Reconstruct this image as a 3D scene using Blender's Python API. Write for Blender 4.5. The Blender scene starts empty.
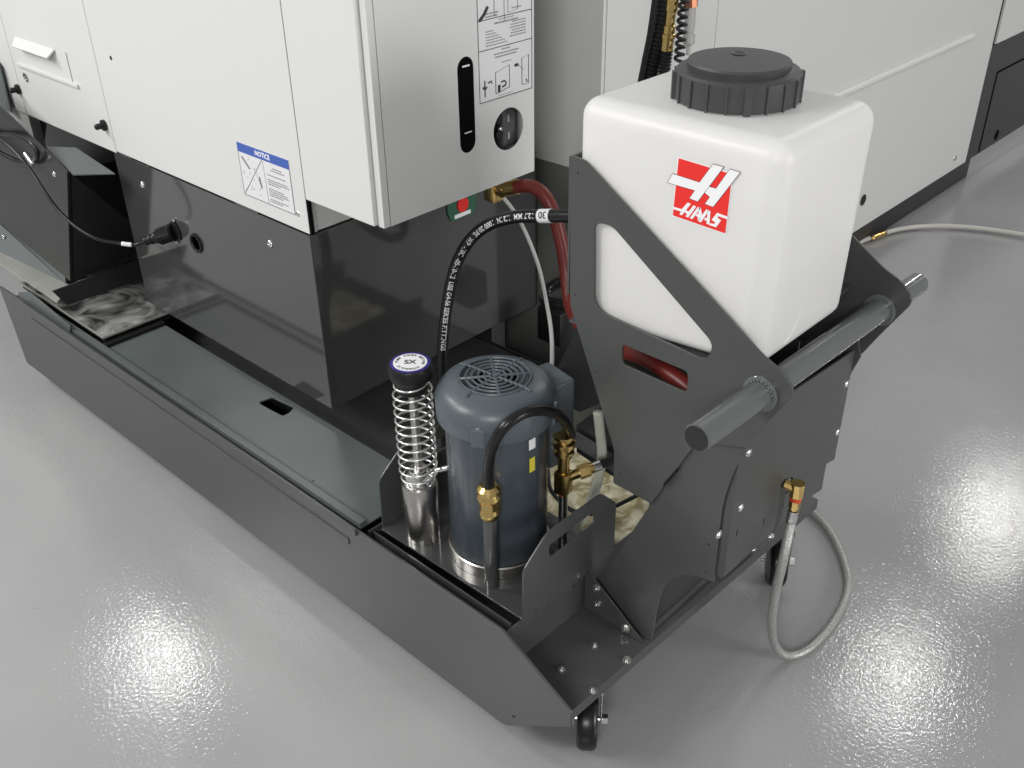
import bpy, bmesh, math, random
from mathutils import Vector, Matrix
random.seed(7)
C = bpy.context.scene.collection
PI = math.pi

# ------------------------------------------------------------------ camera
YAW, PITCH, ROLL, FOC = 2.33151869, 0.5532604, -0.01584312, 1000.45
EYE = Vector((0, 0, 1.5))
fwd = Vector((math.cos(YAW)*math.cos(PITCH), math.sin(YAW)*math.cos(PITCH), -math.sin(PITCH)))
rt0 = fwd.cross(Vector((0, 0, 1))).normalized(); up0 = rt0.cross(fwd)
RT = rt0*math.cos(ROLL) + up0*math.sin(ROLL)
UP = -rt0*math.sin(ROLL) + up0*math.cos(ROLL)
cam_d = bpy.data.cameras.new('camera'); cam = bpy.data.objects.new('camera', cam_d); C.objects.link(cam)
cam_d.sensor_width = 36; cam_d.lens = FOC/1024*36; cam_d.clip_start = 0.02
m = Matrix((RT, UP, -fwd)).transposed().to_4x4(); m.translation = EYE
cam.matrix_world = m
bpy.context.scene.camera = cam

def at(u, v, **k):
    """point of the place seen at a pixel, on the plane x=, y= or z="""
    (a, val), = k.items(); i = 'xyz'.index(a)
    d = RT*((u-512)/FOC) + UP*((384-v)/FOC) + fwd
    return EYE + d*((val-EYE[i])/d[i])
def on_plane(u, v, p, n):
    d = RT*((u-512)/FOC) + UP*((384-v)/FOC) + fwd
    return EYE + d*((p-EYE).dot(n)/d.dot(n))

# --------------------------------------------------------------- materials
def mat(name, col, rough=.5, metal=0, bump=0, bscale=200, spec=.5, var=0, vscale=6, coat=0, trans=0, alpha=1, sss=0):
    M = bpy.data.materials.new(name); M.use_nodes = True
    N = M.node_tree.nodes; Lk = M.node_tree.links; b = N['Principled BSDF']
    b.inputs['Base Color'].default_value = (*col, 1); b.inputs['Roughness'].default_value = rough
    b.inputs['Metallic'].default_value = metal; b.inputs['Specular IOR Level'].default_value = spec
    b.inputs['Coat Weight'].default_value = coat; b.inputs['Coat Roughness'].default_value = .08
    b.inputs['Transmission Weight'].default_value = trans; b.inputs['Alpha'].default_value = alpha
    if sss:
        b.inputs['Subsurface Weight'].default_value = sss; b.inputs['Subsurface Radius'].default_value = (.03, .03, .028)
        b.inputs['Subsurface Scale'].default_value = 1
    tc = N.new('ShaderNodeTexCoord')
    if bump:
        n = N.new('ShaderNodeTexNoise'); n.inputs['Scale'].default_value = bscale; n.inputs['Detail'].default_value = 2
        Lk.new(tc.outputs['Object'], n.inputs['Vector'])
        B = N.new('ShaderNodeBump'); B.inputs['Strength'].default_value = bump; B.inputs['Distance'].default_value = .001
        Lk.new(n.outputs['Fac'], B.inputs['Height']); Lk.new(B.outputs['Normal'], b.inputs['Normal'])
        if coat: Lk.new(B.outputs['Normal'], b.inputs['Coat Normal'])
    if var:
        n = N.new('ShaderNodeTexNoise'); n.inputs['Scale'].default_value = vscale; n.inputs['Detail'].default_value = 5
        Lk.new(tc.outputs['Object'], n.inputs['Vector'])
        r = N.new('ShaderNodeValToRGB'); r.color_ramp.elements[0].position = .3; r.color_ramp.elements[1].position = .7
        r.color_ramp.elements[0].color = (*[c*(1-var) for c in col], 1); r.color_ramp.elements[1].color = (*[min(1, c*(1+var)) for c in col], 1)
        Lk.new(n.outputs['Fac'], r.inputs['Fac']); Lk.new(r.outputs['Color'], b.inputs['Base Color'])
    return M
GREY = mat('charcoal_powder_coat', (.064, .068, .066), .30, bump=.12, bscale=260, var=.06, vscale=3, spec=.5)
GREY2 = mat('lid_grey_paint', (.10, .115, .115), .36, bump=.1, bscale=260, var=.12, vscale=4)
GREYG = mat('glossy_charcoal_paint', (.055, .057, .057), .08, bump=.03, bscale=60, spec=1.0)
PLNTH = mat('mid_grey_plinth_paint', (.16, .165, .155), .4)
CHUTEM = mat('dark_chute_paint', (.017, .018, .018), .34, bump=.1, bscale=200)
TUBEG = mat('glossy_bar_paint', (.12, .13, .125), .12, bump=.05, bscale=120, spec=.6)
WHITE = mat('pale_grey_enamel', (.66, .665, .655), .32, bump=.08, bscale=240, spec=.45)
WHITE2 = mat('warm_pale_enamel', (.60, .61, .59), .35, bump=.08, bscale=240, spec=.4)
BLACK = mat('matte_black_plastic', (.009, .009, .009), .4, spec=.35)
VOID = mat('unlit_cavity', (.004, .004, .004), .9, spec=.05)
RUB = mat('black_rubber', (.009, .009, .010), .3, spec=.4)
CAPM = mat('moulded_black_cap_plastic', (.05, .05, .052), .42, bump=.15, bscale=500)
STEEL = mat('brushed_steel', (.55, .53, .50), .28, 1, bump=.1, bscale=90)
CHROME = mat('bright_zinc', (.75, .75, .74), .2, 1)
WIRE = mat('spring_wire', (.8, .8, .78), .25, .85)
BRASS = mat('brass', (.68, .49, .19), .25, 1, bump=.1, bscale=200)
MOTOR = mat('motor_blue_grey_paint', (.085, .105, .118), .36, bump=.25, bscale=180, var=.06)
MOTORB = mat('motor_body_paint', (.055, .067, .08), .25, bump=.25, bscale=60)
RED = mat('red_hose_rubber', (.15, .018, .014), .4)
SIGNR = mat('red_decal', (.78, .025, .02), .4)
SIGNW = mat('white_decal', (.85, .86, .88), .45)
LBL = mat('label_paper', (.72, .72, .74), .4)
BLUE = mat('blue_decal', (.05, .11, .42), .4)
INK = mat('black_ink', (.03, .03, .035), .5)
INKG = mat('grey_ink', (.22, .22, .24), .5)
YEL = mat('yellow_label', (.7, .6, .06), .45)
NAVY = mat('navy_ring', (.03, .02, .2), .4)
TUBE = mat('milky_tube', (.62, .65, .56), .25, alpha=.85)
TUBEW = mat('pale_grey_tube', (.5, .5, .49), .35)
GRN = mat('green_sign', (.03, .12, .07), .45)
ORG = mat('red_band', (.6, .06, .02), .4)
TROUGH = mat('bare_pale_metal', (.5, .5, .46), .35, .5, bump=.2, bscale=20, var=.15)

def floor_mat():
    M = mat('grey_epoxy_floor', (.27, .27, .28), .09, spec=.5)
    N = M.node_tree.nodes; Lk = M.node_tree.links; b = N['Principled BSDF']
    tc = [n for n in N if n.type == 'TEX_COORD'][0]
    n1 = N.new('ShaderNodeTexNoise'); n1.inputs['Scale'].default_value = 130; n1.inputs['Detail'].default_value = 3
    n2 = N.new('ShaderNodeTexNoise'); n2.inputs['Scale'].default_value = 2.2; n2.inputs['Detail'].default_value = 5
    n3 = N.new('ShaderNodeTexVoronoi'); n3.inputs['Scale'].default_value = 14
    for n in (n1, n2, n3): Lk.new(tc.outputs['Object'], n.inputs['Vector'])
    B = N.new('ShaderNodeBump'); B.inputs['Strength'].default_value = .5; B.inputs['Distance'].default_value = .001
    Lk.new(n1.outputs['Fac'], B.inputs['Height'])
    B2 = N.new('ShaderNodeBump'); B2.inputs['Strength'].default_value = .25; B2.inputs['Distance'].default_value = .01
    Lk.new(n2.outputs['Fac'], B2.inputs['Height']); Lk.new(B2.outputs['Normal'], B.inputs['Normal'])
    Lk.new(B.outputs['Normal'], b.inputs['Normal'])
    r = N.new('ShaderNodeValToRGB'); r.color_ramp.elements[0].position = .3; r.color_ramp.elements[1].position = .75
    r.color_ramp.elements[0].color = (.325, .325, .33, 1); r.color_ramp.elements[1].color = (.37, .37, .373, 1)
    Lk.new(n2.outputs['Fac'], r.inputs['Fac'])
    # small dark specks of grit
    lt = N.new('ShaderNodeMath'); lt.operation = 'LESS_THAN'; lt.inputs[1].default_value = .028
    Lk.new(n3.outputs['Distance'], lt.inputs[0])
    mx = N.new('ShaderNodeMix'); mx.data_type = 'RGBA'; mx.inputs[7].default_value = (.2, .2, .2, 1)
    Lk.new(lt.outputs[0], mx.inputs[0]); Lk.new(r.outputs['Color'], mx.inputs[6])
    Lk.new(mx.outputs[2], b.inputs['Base Color'])
    return M
FLOOR = floor_mat()

def stone_mat(name, c0, c1, scale, rough, bump):
    M = mat(name, c0, rough)
    N = M.node_tree.nodes; Lk = M.node_tree.links; b = N['Principled BSDF']
    tc = [n for n in N if n.type == 'TEX_COORD'][0]
    n = N.new('ShaderNodeTexNoise'); n.inputs['Scale'].default_value = scale; n.inputs['Detail'].default_value = 8; n.inputs['Distortion'].default_value = 1.5
    Lk.new(tc.outputs['Object'], n.inputs['Vector'])
    r = N.new('ShaderNodeValToRGB'); r.color_ramp.elements[0].position = .38; r.color_ramp.elements[1].position = .6
    r.color_ramp.elements[0].color = (*c0, 1); r.color_ramp.elements[1].color = (*c1, 1)
    Lk.new(n.outputs['Fac'], r.inputs['Fac']); Lk.new(r.outputs['Color'], b.inputs['Base Color'])
    B = N.new('ShaderNodeBump'); B.inputs['Strength'].default_value = bump; B.inputs['Distance'].default_value = .01
    Lk.new(n.outputs['Fac'], B.inputs['Height']); Lk.new(B.outputs['Normal'], b.inputs['Normal'])
    return M
MAT = stone_mat('stained_filter_fibre', (.30, .25, .12), (.72, .68, .50), 22, .8, .6)
SHEET = stone_mat('wet_plastic_sheet', (.03, .03, .03), (.30, .30, .29), 9, .18, 1.0)

def braid_mat(name, c0, c1, scale, metal):
    M = mat(name, c0, .35, metal)
    N = M.node_tree.nodes; Lk = M.node_tree.links; b = N['Principled BSDF']
    tc = [n for n in N if n.type == 'TEX_COORD'][0]
    n = N.new('ShaderNodeTexVoronoi'); n.inputs['Scale'].default_value = scale
    Lk.new(tc.outputs['Object'], n.inputs['Vector'])
    r = N.new('ShaderNodeValToRGB'); r.color_ramp.elements[0].color = (*c1, 1); r.color_ramp.elements[1].color = (*c0, 1)
    r.color_ramp.elements[1].position = .8
    Lk.new(n.outputs['Distance'], r.inputs['Fac']); Lk.new(r.outputs['Color'], b.inputs['Base Color'])
    B = N.new('ShaderNodeBump'); B.inputs['Strength'].default_value = .5; B.inputs['Distance'].default_value = .001
    Lk.new(n.outputs['Distance'], B.inputs['Height']); Lk.new(B.outputs['Normal'], b.inputs['Normal'])
    return M
BRAID = braid_mat('braided_steel_hose', (.28, .28, .27), (.62, .62, .60), 420, .35)

def jug_mat():
    M = bpy.data.materials.new('translucent_white_polyethylene'); M.use_nodes = True
    N = M.node_tree.nodes; Lk = M.node_tree.links; b = N['Principled BSDF']; out = N['Material Output']
    b.inputs['Base Color'].default_value = (.94, .935, .92, 1); b.inputs['Roughness'].default_value = .38
    b.inputs['Subsurface Weight'].default_value = .25; b.inputs['Subsurface Radius'].default_value = (.02, .02, .02)
    b.inputs['Subsurface Scale'].default_value = 1
    tr = N.new('ShaderNodeBsdfTranslucent'); tr.inputs['Color'].default_value = (.9, .9, .9, 1)
    tp = N.new('ShaderNodeBsdfTransparent'); tp.inputs['Color'].default_value = (.95, .95, .95, 1)
    m1 = N.new('ShaderNodeMixShader'); m1.inputs[0].default_value = .2
    m2 = N.new('ShaderNodeMixShader'); m2.inputs[0].default_value = .13
    Lk.new(b.outputs[0], m1.inputs[1]); Lk.new(tr.outputs[0], m1.inputs[2])
    Lk.new(m1.outputs[0], m2.inputs[1]); Lk.new(tp.outputs[0], m2.inputs[2]); Lk.new(m2.outputs[0], out.inputs['Surface'])
    return M
JUG = jug_mat()
LIQ = mat('milky_coolant', (.5, .5, .5), .4)

# ----------------------------------------------------------------- helpers
def tag(o, label=None, cat=None, group=None, kind=None):
    if label: o['label'] = label
    if cat: o['category'] = cat
    if group: o['group'] = group
    if kind: o['kind'] = kind
    return o
def thing(name, label, cat, loc=(0, 0, 0), group=None):
    o = bpy.data.objects.new(name, None); C.objects.link(o); o.location = loc; o.empty_display_size = .05
    return tag(o, label, cat, group)
def obj(name, bm, material, parent=None, smooth=False, label=None):
    me = bpy.data.meshes.new(name)
    if isinstance(bm, bmesh.types.BMesh):
        bmesh.ops.recalc_face_normals(bm, faces=bm.faces); bm.to_mesh(me); bm.free()
    else: me = bm; me.name = name
    if material is not None:
        me.materials.clear(); me.materials.append(material)
    o = bpy.data.objects.new(name, me); C.objects.link(o)
    if smooth:
        me.polygons.foreach_set('use_smooth', [True]*len(me.polygons))
        if smooth == 'auto': me.set_sharp_from_angle(angle=math.radians(38))
    if parent:
        o.parent = parent
        p = Vector((0, 0, 0)); q = parent
        while q: p += Vector(q.location); q = q.parent
        o.matrix_parent_inverse = Matrix.Identity(4); me.transform(Matrix.Translation(-p))
    if label: o['label'] = label
    return o
def add_box(bm, a, b, bev=0, seg=2):
    a, b = Vector(a), Vector(b)
    r = bmesh.ops.create_cube(bm, size=1)
    s = Vector([abs(b[i]-a[i]) for i in range(3)]); c = (a+b)/2
    bmesh.ops.scale(bm, vec=s, verts=r['verts']); bmesh.ops.translate(bm, vec=c, verts=r['verts'])
    if bev:
        es = list({e for v in r['verts'] for e in v.link_edges})
        bmesh.ops.bevel(bm, geom=es, offset=bev, segments=seg, profile=.5, affect='EDGES')
    return bm
def box(a, b, bev=0, seg=2): return add_box(bmesh.new(), a, b, bev, seg)
def frame(d):
    d = d.normalized(); r = Vector((0, 0, 1)) if abs(d.z) < .9 else Vector((1, 0, 0))
    x = r.cross(d).normalized(); return x, d.cross(x)
def add_cyl(bm, p, q, r, r2=None, n=32):
    p, q = Vector(p), Vector(q); r2 = r if r2 is None else r2
    x, y = frame(q-p)
    A = [bm.verts.new(p+(x*math.cos(t)+y*math.sin(t))*r) for t in [2*PI*i/n for i in range(n)]]
    B = [bm.verts.new(q+(x*math.cos(t)+y*math.sin(t))*r2) for t in [2*PI*i/n for i in range(n)]]
    for i in range(n): bm.faces.new((A[i], A[(i+1) % n], B[(i+1) % n], B[i]))
    bm.faces.new(A[::-1]); bm.faces.new(B)
    return bm
def cyl(p, q, r, r2=None, n=32): return add_cyl(bmesh.new(), p, q, r, r2, n)
def add_lathe(bm, base, axis, prof, n=48):
    """prof: (radius, height) list along axis"""
    base = Vector(base); axis = Vector(axis).normalized(); x, y = frame(axis); prev = None
    for (r, h) in prof:
        if r < 1e-5: ring = [bm.verts.new(base+axis*h)]
        else: ring = [bm.verts.new(base+axis*h+(x*math.cos(2*PI*i/n)+y*math.sin(2*PI*i/n))*r) for i in range(n)]
        if prev:
            for i in range(n):
                a = prev[i % len(prev)]; b = prev[(i+1) % len(prev)]; c = ring[(i+1) % len(ring)]; d = ring[i % len(ring)]
                f = [v for k, v in enumerate((a, b, c, d)) if v not in (a, b, c, d)[:k]]
                if len(f) > 2: bm.faces.new(f)
        elif len(ring) > 1: bm.faces.new(ring[::-1])
        prev = ring
    if len(prev) > 1: bm.faces.new(prev)
    return bm
def lathe(base, axis, prof, n=48): return add_lathe(bmesh.new(), base, axis, prof, n)
def spline(pts, n=10):
    P = [Vector(p) for p in pts]; P = [P[0]*2-P[1]] + P + [P[-1]*2-P[-2]]; out = []
    for i in range(1, len(P)-2):
        a, b, c, d = P[i-1:i+3]
        for k in range(n):
            t = k/n
            out.append(.5*((2*b)+(-a+c)*t+(2*a-5*b+4*c-d)*t*t+(-a+3*b-3*c+d)*t**3))
    out.append(P[-2]); return out
def path_frames(P):
    T = [(P[min(i+1, len(P)-1)]-P[max(i-1, 0)]).normalized() for i in range(len(P))]
    x, _ = frame(T[0]); F = []
    for t in T:
        x = (x-t*x.dot(t)).normalized(); F.append((x, t.cross(x)))
    return T, F
def add_tube(bm, P, r, n=14):
    T, F = path_frames(P); prev = None
    for i, p in enumerate(P):
        rr = r(i) if callable(r) else r; x, y = F[i]
        ring = [bm.verts.new(p+(x*math.cos(2*PI*k/n)+y*math.sin(2*PI*k/n))*rr) for k in range(n)]
        if prev:
            for k in range(n): bm.faces.new((prev[k], prev[(k+1) % n], ring[(k+1) % n], ring[k]))
        else: bm.faces.new(ring[::-1])
        prev = ring
    bm.faces.new(prev); return bm
def tube(pts, r, n=14, seg=10, smooth=True):
    return add_tube(bmesh.new(), spline(pts, seg) if smooth else [Vector(p) for p in pts], r, n)
def hexnut(p, d, r, h): return add_cyl(bmesh.new(), p, Vector(p)+Vector(d).normalized()*h, r, n=6)
def round_poly(pts, rad, n=6):
    """corner-rounded copy of a 2D polygon; rad a number or one per corner"""
    out = []; L = len(pts)
    for i in range(L):
        p = Vector(pts[i]); a = Vector(pts[i-1])-p; b = Vector(pts[(i+1) % L])-p
        r = rad[i] if isinstance(rad, (list, tuple)) else rad
        if r <= 0: out.append(tuple(p)); continue
        d = min(r, a.length*.48, b.length*.48); s = p+a.normalized()*d; e = p+b.normalized()*d
        for k in range(n+1):
            t = k/n; q = s*(1-t)**2+p*2*t*(1-t)+e*t*t; out.append((q.x, q.y))
    return out
def curve_mesh(cu):
    o = bpy.data.objects.new('tmp', cu); C.objects.link(o)
    dg = bpy.context.evaluated_depsgraph_get(); dg.update()
    me = bpy.data.meshes.new_from_object(o.evaluated_get(dg)); bpy.data.objects.remove(o); bpy.data.curves.remove(cu)
    return me
def place(me, axis, pos):
    """2D (a,b,c) -> world: axis 'y': (x,z) plane; 'x': (y,z) plane; 'z': (x,y) plane; c is along the axis, centred on pos"""
    for v in me.vertices:
        a, b, c = v.co
        v.co = {'y': (a, pos+c, b), 'x': (pos+c, a, b), 'z': (a, b, pos+c)}[axis]
    return me
def plate(outline, axis, pos, th, holes=(), bev=.0006):
    cu = bpy.data.curves.new('c', 'CURVE'); cu.dimensions = '2D'; cu.fill_mode = 'BOTH'
    for poly in [outline]+list(holes):
        s = cu.splines.new('POLY'); s.points.add(len(poly)-1); s.use_cyclic_u = True
        for p, q in zip(s.points, poly): p.co = (q[0], q[1], 0, 1)
    cu.extrude = max(th/2-bev, 1e-5); cu.bevel_depth = bev; cu.offset = -bev
    me = place(curve_mesh(cu), axis, pos)
    bm = bmesh.new(); bm.from_mesh(me); bpy.data.meshes.remove(me)
    bmesh.ops.remove_doubles(bm, verts=bm.verts, dist=1e-6); return bm
def flat(outline, axis, pos): # very thin decal with its own small thickness
    return plate(outline, axis, pos, .0004, bev=0)
def text_mesh(s, size, ext=.0002, bold=0):
    cu = bpy.data.curves.new('t', 'FONT'); cu.body = s; cu.size = size; cu.extrude = ext; cu.align_x = 'CENTER'; cu.align_y = 'CENTER'
    cu.offset = bold; cu.resolution_u = 3
    return curve_mesh(cu)
def join(bm, me):
    bm.from_mesh(me); bpy.data.meshes.remove(me); return bm
def text_on(s, size, centre, right, up, bold=0):
    me = text_mesh(s, size, bold=bold); R = Vector(right).normalized(); U = Vector(up).normalized(); Nn = R.cross(U)
    for v in me.vertices: c = v.co.copy(); v.co = Vector(centre)+R*c.x+U*c.y+Nn*c.z
    bm = bmesh.new(); return join(bm, me)
def hose_text(bm, s, size, P, r, start, facing):
    """letters bent round a hose along its path"""
    T, F = path_frames(P); L = [0]
    for i in range(1, len(P)): L.append(L[-1]+(P[i]-P[i-1]).length)
    me = text_mesh(s, size, bold=size*.02); x0 = min(v.co.x for v in me.vertices)
    for v in me.vertices:
        l = min(max(start+v.co.x-x0, 0), L[-1]-1e-5); i = max(j for j in range(len(L)-1) if L[j] <= l)
        f = (l-L[i])/(L[i+1]-L[i]); p = P[i].lerp(P[i+1], f); t = T[i].lerp(T[i+1], f).normalized()
        n = (EYEF(p, facing)); n = (n-t*n.dot(t)).normalized(); w = n.cross(t)
        a = v.co.y/r; rr = r+.0004+v.co.z
        v.co = p+n*math.cos(a)*rr+w*math.sin(a)*rr
    return join(bm, me)
def EYEF(p, facing): return Vector(facing)
def px(pts, **k):
    a = list(k)[0]; idx = {'x': (1, 2), 'y': (0, 2), 'z': (0, 1)}[a]
    return [(lambda q: (q[idx[0]], q[idx[1]]))(at(u, v, **k)) for u, v in pts]
def bolt(p, d, r, parent, name='bolt', washer=True, m=CHROME, h=None, label=None):
    p = Vector(p); d = Vector(d).normalized(); h = h or r*.8
    bm = bmesh.new()
    if washer: add_cyl(bm, p-d*.001, p+d*.0015, r*1.45, n=24)
    add_cyl(bm, p, p+d*h, r, n=6); add_cyl(bm, p+d*h, p+d*(h*1.7), r*.5, n=12)
    return obj(name, bm, m, parent, label=label)
def dome(p, d, r, parent, name='screw', m=CHROME):
    p = Vector(p); d = Vector(d).normalized()
    bm = lathe(p-d*.001, d, [(r, 0), (r, .001), (r*.85, r*.35), (r*.45, r*.5), (r*.3, r*.5), (r*.28, r*.3), (0, r*.3)], 20)
    return obj(name, bm, m, parent, smooth='auto')

def quadplate(P, th, m, name, parent, label=None):
    b = bmesh.new(); P = [Vector(p) for p in P]; n = (P[1]-P[0]).cross(P[2]-P[0]).normalized()
    A = [b.verts.new(p+n*th/2) for p in P]; B = [b.verts.new(p-n*th/2) for p in P]
    b.faces.new(A); b.faces.new(B[::-1])
    for i in range(len(P)): b.faces.new((A[i], B[i], B[(i+1) % len(P)], A[(i+1) % len(P)]))
    return obj(name, b, m, parent, label=label)
# ------------------------------------------------------------------- floor
f = obj('floor', box((-9, -3, -.05), (4, 11, 0)), FLOOR); f['kind'] = 'structure'

# ============================================================ coolant tank
YF = .843
tank = thing('coolant_tank', 'long low charcoal coolant tank on casters, slanted nose pointing to the front', 'coolant tank', (-1.75, 1.2, 0))
fp = round_poly([(-.833, .06), (-.684, .178), (-.684, .212), (-.834, .292), (-2.62, .296), (-2.76, .292), (-2.725, .06)], [.01, .002, .004, .006, .002, .004, .01])
hole = [(-.80+.004*math.cos(t*PI/6), .125+.004*math.sin(t*PI/6)) for t in range(12)]
hole = [(at(514, 717, y=YF).x+.0035*math.cos(t*PI/6), at(514, 717, y=YF).z+.0035*math.sin(t*PI/6)) for t in range(12)]
obj('front_panel', plate(fp, 'y', YF+.003, .006, [hole], bev=.0012), GREY, tank)
bm = bmesh.new()
add_box(bm, (-2.70, .852, .062), (-.85, 1.62, .068))
obj('tank_bottom', bm, GREY, tank)
obj('rear_panel', box((-2.70, 1.618, .062), (-.85, 1.622, .22)), GREY, tank)
obj('inner_wall', box((-.842, .850, .07), (-.838, 1.62, .272)), GREY, tank)
obj('partition', box((-1.205, .866, .07), (-1.201, 1.60, .28)), GREY, tank)
obj('left_panel', box((-2.715, .850, .062), (-2.705, 1.62, .27)), GREY, tank)
# front inner rail beside the slot
obj('inner_rail', box((-1.200, .874, .2), (-.845, .877, .276)), GREY, tank)
obj('slot_bracket', plate([(-1.2, .848), (-1.15, .848), (-1.15, .885), (-1.2, .885)], 'z', .255, .003), BLACK, tank)
# shelf at the nose
sh = bmesh.new()
sx = lambda y: -.700+(y-.85)*.032
def slab(b, P, z0, z1):
    A = [b.verts.new((x, y, z0)) for x, y in P]; B = [b.verts.new((x, y, z1)) for x, y in P]; n = len(P)
    b.faces.new(A[::-1]); b.faces.new(B)
    for i in range(n): b.faces.new((A[i], A[(i+1) % n], B[(i+1) % n], B[i]))
slab(sh, [(-.836, .8495), (sx(.85), .8495), (sx(1.632), 1.632), (-.836, 1.632)], .183, .187)
slab(sh, [(sx(.85)-.003, .8495), (sx(.85), .8495), (sx(1.632), 1.632), (sx(1.632)-.003, 1.632)], .163, .1829)
slab(sh, [(-.836, 1.629), (sx(1.632)-.0031, 1.629), (sx(1.632)-.0031, 1.632), (-.836, 1.632)], .163, .1829)
obj('shelf', sh, GREY, tank)
for (u, v) in [(770, 536), (753, 549)]:
    bolt(at(u, v, z=.187), (0, 0, 1), .0055, tank)
for (u, v) in [(562, 667), (595, 643), (593, 688), (627, 658)]:
    bolt(at(u, v+2, z=.187), (0, 0, 1), .0055, tank)
for (u, v) in [(668, 615), (676, 608)]:
    pass
obj('shelf_rail', box((-.712, 1.09, .1875), (-.706, 1.60, .197), .001), GREY, tank)
# triangular gusset with three bolts
gp = [(-.836, .188), (-.836, .272), (-.82, .272), (-.700, .188)]
obj('gusset', plate(gp, 'y', 1.062, .003), GREY, tank)
for (u, v) in [(597, 588), (597, 604), (626, 628)]:
    bolt(at(u, v, y=1.0595), (0, -1, 0), .0062, tank)
# lid
hp = round_poly(px([(259, 402), (272, 397), (294, 407), (290, 412), (283, 416), (262, 405)], z=.29), .004)
lx0, lx1 = -2.23, -1.212
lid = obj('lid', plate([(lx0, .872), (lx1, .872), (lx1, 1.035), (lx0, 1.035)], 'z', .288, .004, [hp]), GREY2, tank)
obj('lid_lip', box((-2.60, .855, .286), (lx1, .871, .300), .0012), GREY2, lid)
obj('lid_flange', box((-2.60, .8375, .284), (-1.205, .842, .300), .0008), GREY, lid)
obj('reinforcing_rib', box((-2.58, .8405, .245), (-1.235, .8432, .258), .001), GREY, tank)
for (u, v) in [(313, 481), (343, 512), (129, 366), (197, 329)]:
    q = at(u, v, z=.290); obj('screw', cyl(q-Vector((0, 0, .001)), q+Vector((0, 0, .0006)), .0025, n=12), BLACK, lid)
obj('rear_cover', box((-2.70, 1.06, .215), (-1.21, 1.61, .219)), GREY, tank)
# raised rail at the far end with worn pale top edge
rp = px([(19, 292), (30, 292), (70, 325), (70, 336), (94, 352), (20, 306)], y=.851)
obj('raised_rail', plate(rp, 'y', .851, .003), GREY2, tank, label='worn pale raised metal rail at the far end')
# casters
def caster(x, y, ang, name):
    c = obj('caster', box((x-.035, y-.045, .150), (x+.035, y+.045, .158), .002), CHROME, tank)
    R = Matrix.Translation((x, y, 0)) @ Matrix.Rotation(ang, 4, 'Z')
    def tr(bm): bmesh.ops.transform(bm, matrix=R, verts=bm.verts); return bm
    w = lathe((-.018, -.02, .055), (1, 0, 0), [(.02, 0), (.048, 0), (.053, .004), (.055, .01), (.055, .026), (.053, .032), (.048, .036), (.02, .036)], 40)
    obj('wheel', tr(w), RUB, c, smooth='auto')
    b = bmesh.new()
    for s in (-1, 1):
        add_box(b, (s*.024-.0015, -.030, .045), (s*.024+.0015, -.008, .15), .001)
    add_box(b, (-.026, -.04, .138), (.026, .03, .15), .001)
    obj('fork', tr(b), CHROME, c)
    a = bmesh.new(); add_cyl(a, (-.034, -.02, .055), (.034, -.02, .055), .005, n=12)
    add_cyl(a, (.026, -.02, .055), (.036, -.02, .055), .0095, n=6)
    obj('axle_nut', tr(a), CHROME, c)
caster(-.751, .973, math.radians(38), 'a'); caster(-.717, 1.565, math.radians(35), 'b'); caster(-2.6, .95, 0, 'c')

# filter mat in the tank
fm = bmesh.new(); nx, ny = 36, 44
G = [[fm.verts.new((-1.195+.345*i/nx, 1.14+.44*j/ny, .196+.006*math.sin(i*.9)*math.cos(j*.7)+random.uniform(-.002, .002))) for j in range(ny+1)] for i in range(nx+1)]
for i in range(nx):
    for j in range(ny): fm.faces.new((G[i][j], G[i+1][j], G[i+1][j+1], G[i][j+1]))
r = bmesh.ops.extrude_face_region(fm, geom=fm.faces[:]); bmesh.ops.translate(fm, vec=(0, 0, -.03), verts=[v for v in r['geom'] if isinstance(v, bmesh.types.BMVert)])
tag(obj('filter_mat', fm, MAT, smooth=True), 'yellowish stained filter mat lying in the tank behind the motor', 'filter')
tag(obj('drain_cable', tube([at(548, 470, z=.226), at(552, 492, z=.222), at(575, 512, z=.222), at(600, 512, z=.222), at(628, 500, z=.222), at(650, 488, z=.222)], .0045), RUB), 'thin black cable lying across the yellowish filter mat', 'cable')

# ============================================================== pump tray
tray = thing('pump_tray', 'charcoal sheet metal tray with upright handle plates at both ends', 'tray', (-1.0, 1.0, .28))
obj('tray_plate', plate(round_poly([(-1.186, .884), (-.832, .890), (-.832, 1.132), (-1.186, 1.132)], .002), 'z', .283, .004), GREYG, tray)
def flange(x, slot, name='handle_plate'):
    o = round_poly([(.889, .276), (.890, .393), (.948, .437), (1.088, .437), (1.133, .392), (1.133, .276)], [.001, .012, .012, .012, .012, .001])
    s = round_poly([(.953, .388), (.953, .407), (1.060, .409), (1.072, .398), (1.072, .388), (1.062, .380), (.96, .378)], .006)
    obj(name, plate(o, 'x', x, .0035, [s], bev=.0008), GREY, tray)
flange(-.830, 0); flange(-1.188, 0)
for (u, v) in [(549, 605), (536, 611), (579, 572), (573, 588)]:
    q = at(u, v, x=-.828); obj('rivet', cyl(q, q+Vector((.0012, 0, 0)), .003, n=14), GREYG, tray)
for (u, v) in [(395, 519), (404, 506)]:
    q = at(u, v, x=-1.186); obj('rivet', cyl(q, q+Vector((.0012, 0, 0)), .003, n=14), CHROME, tray)

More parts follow.
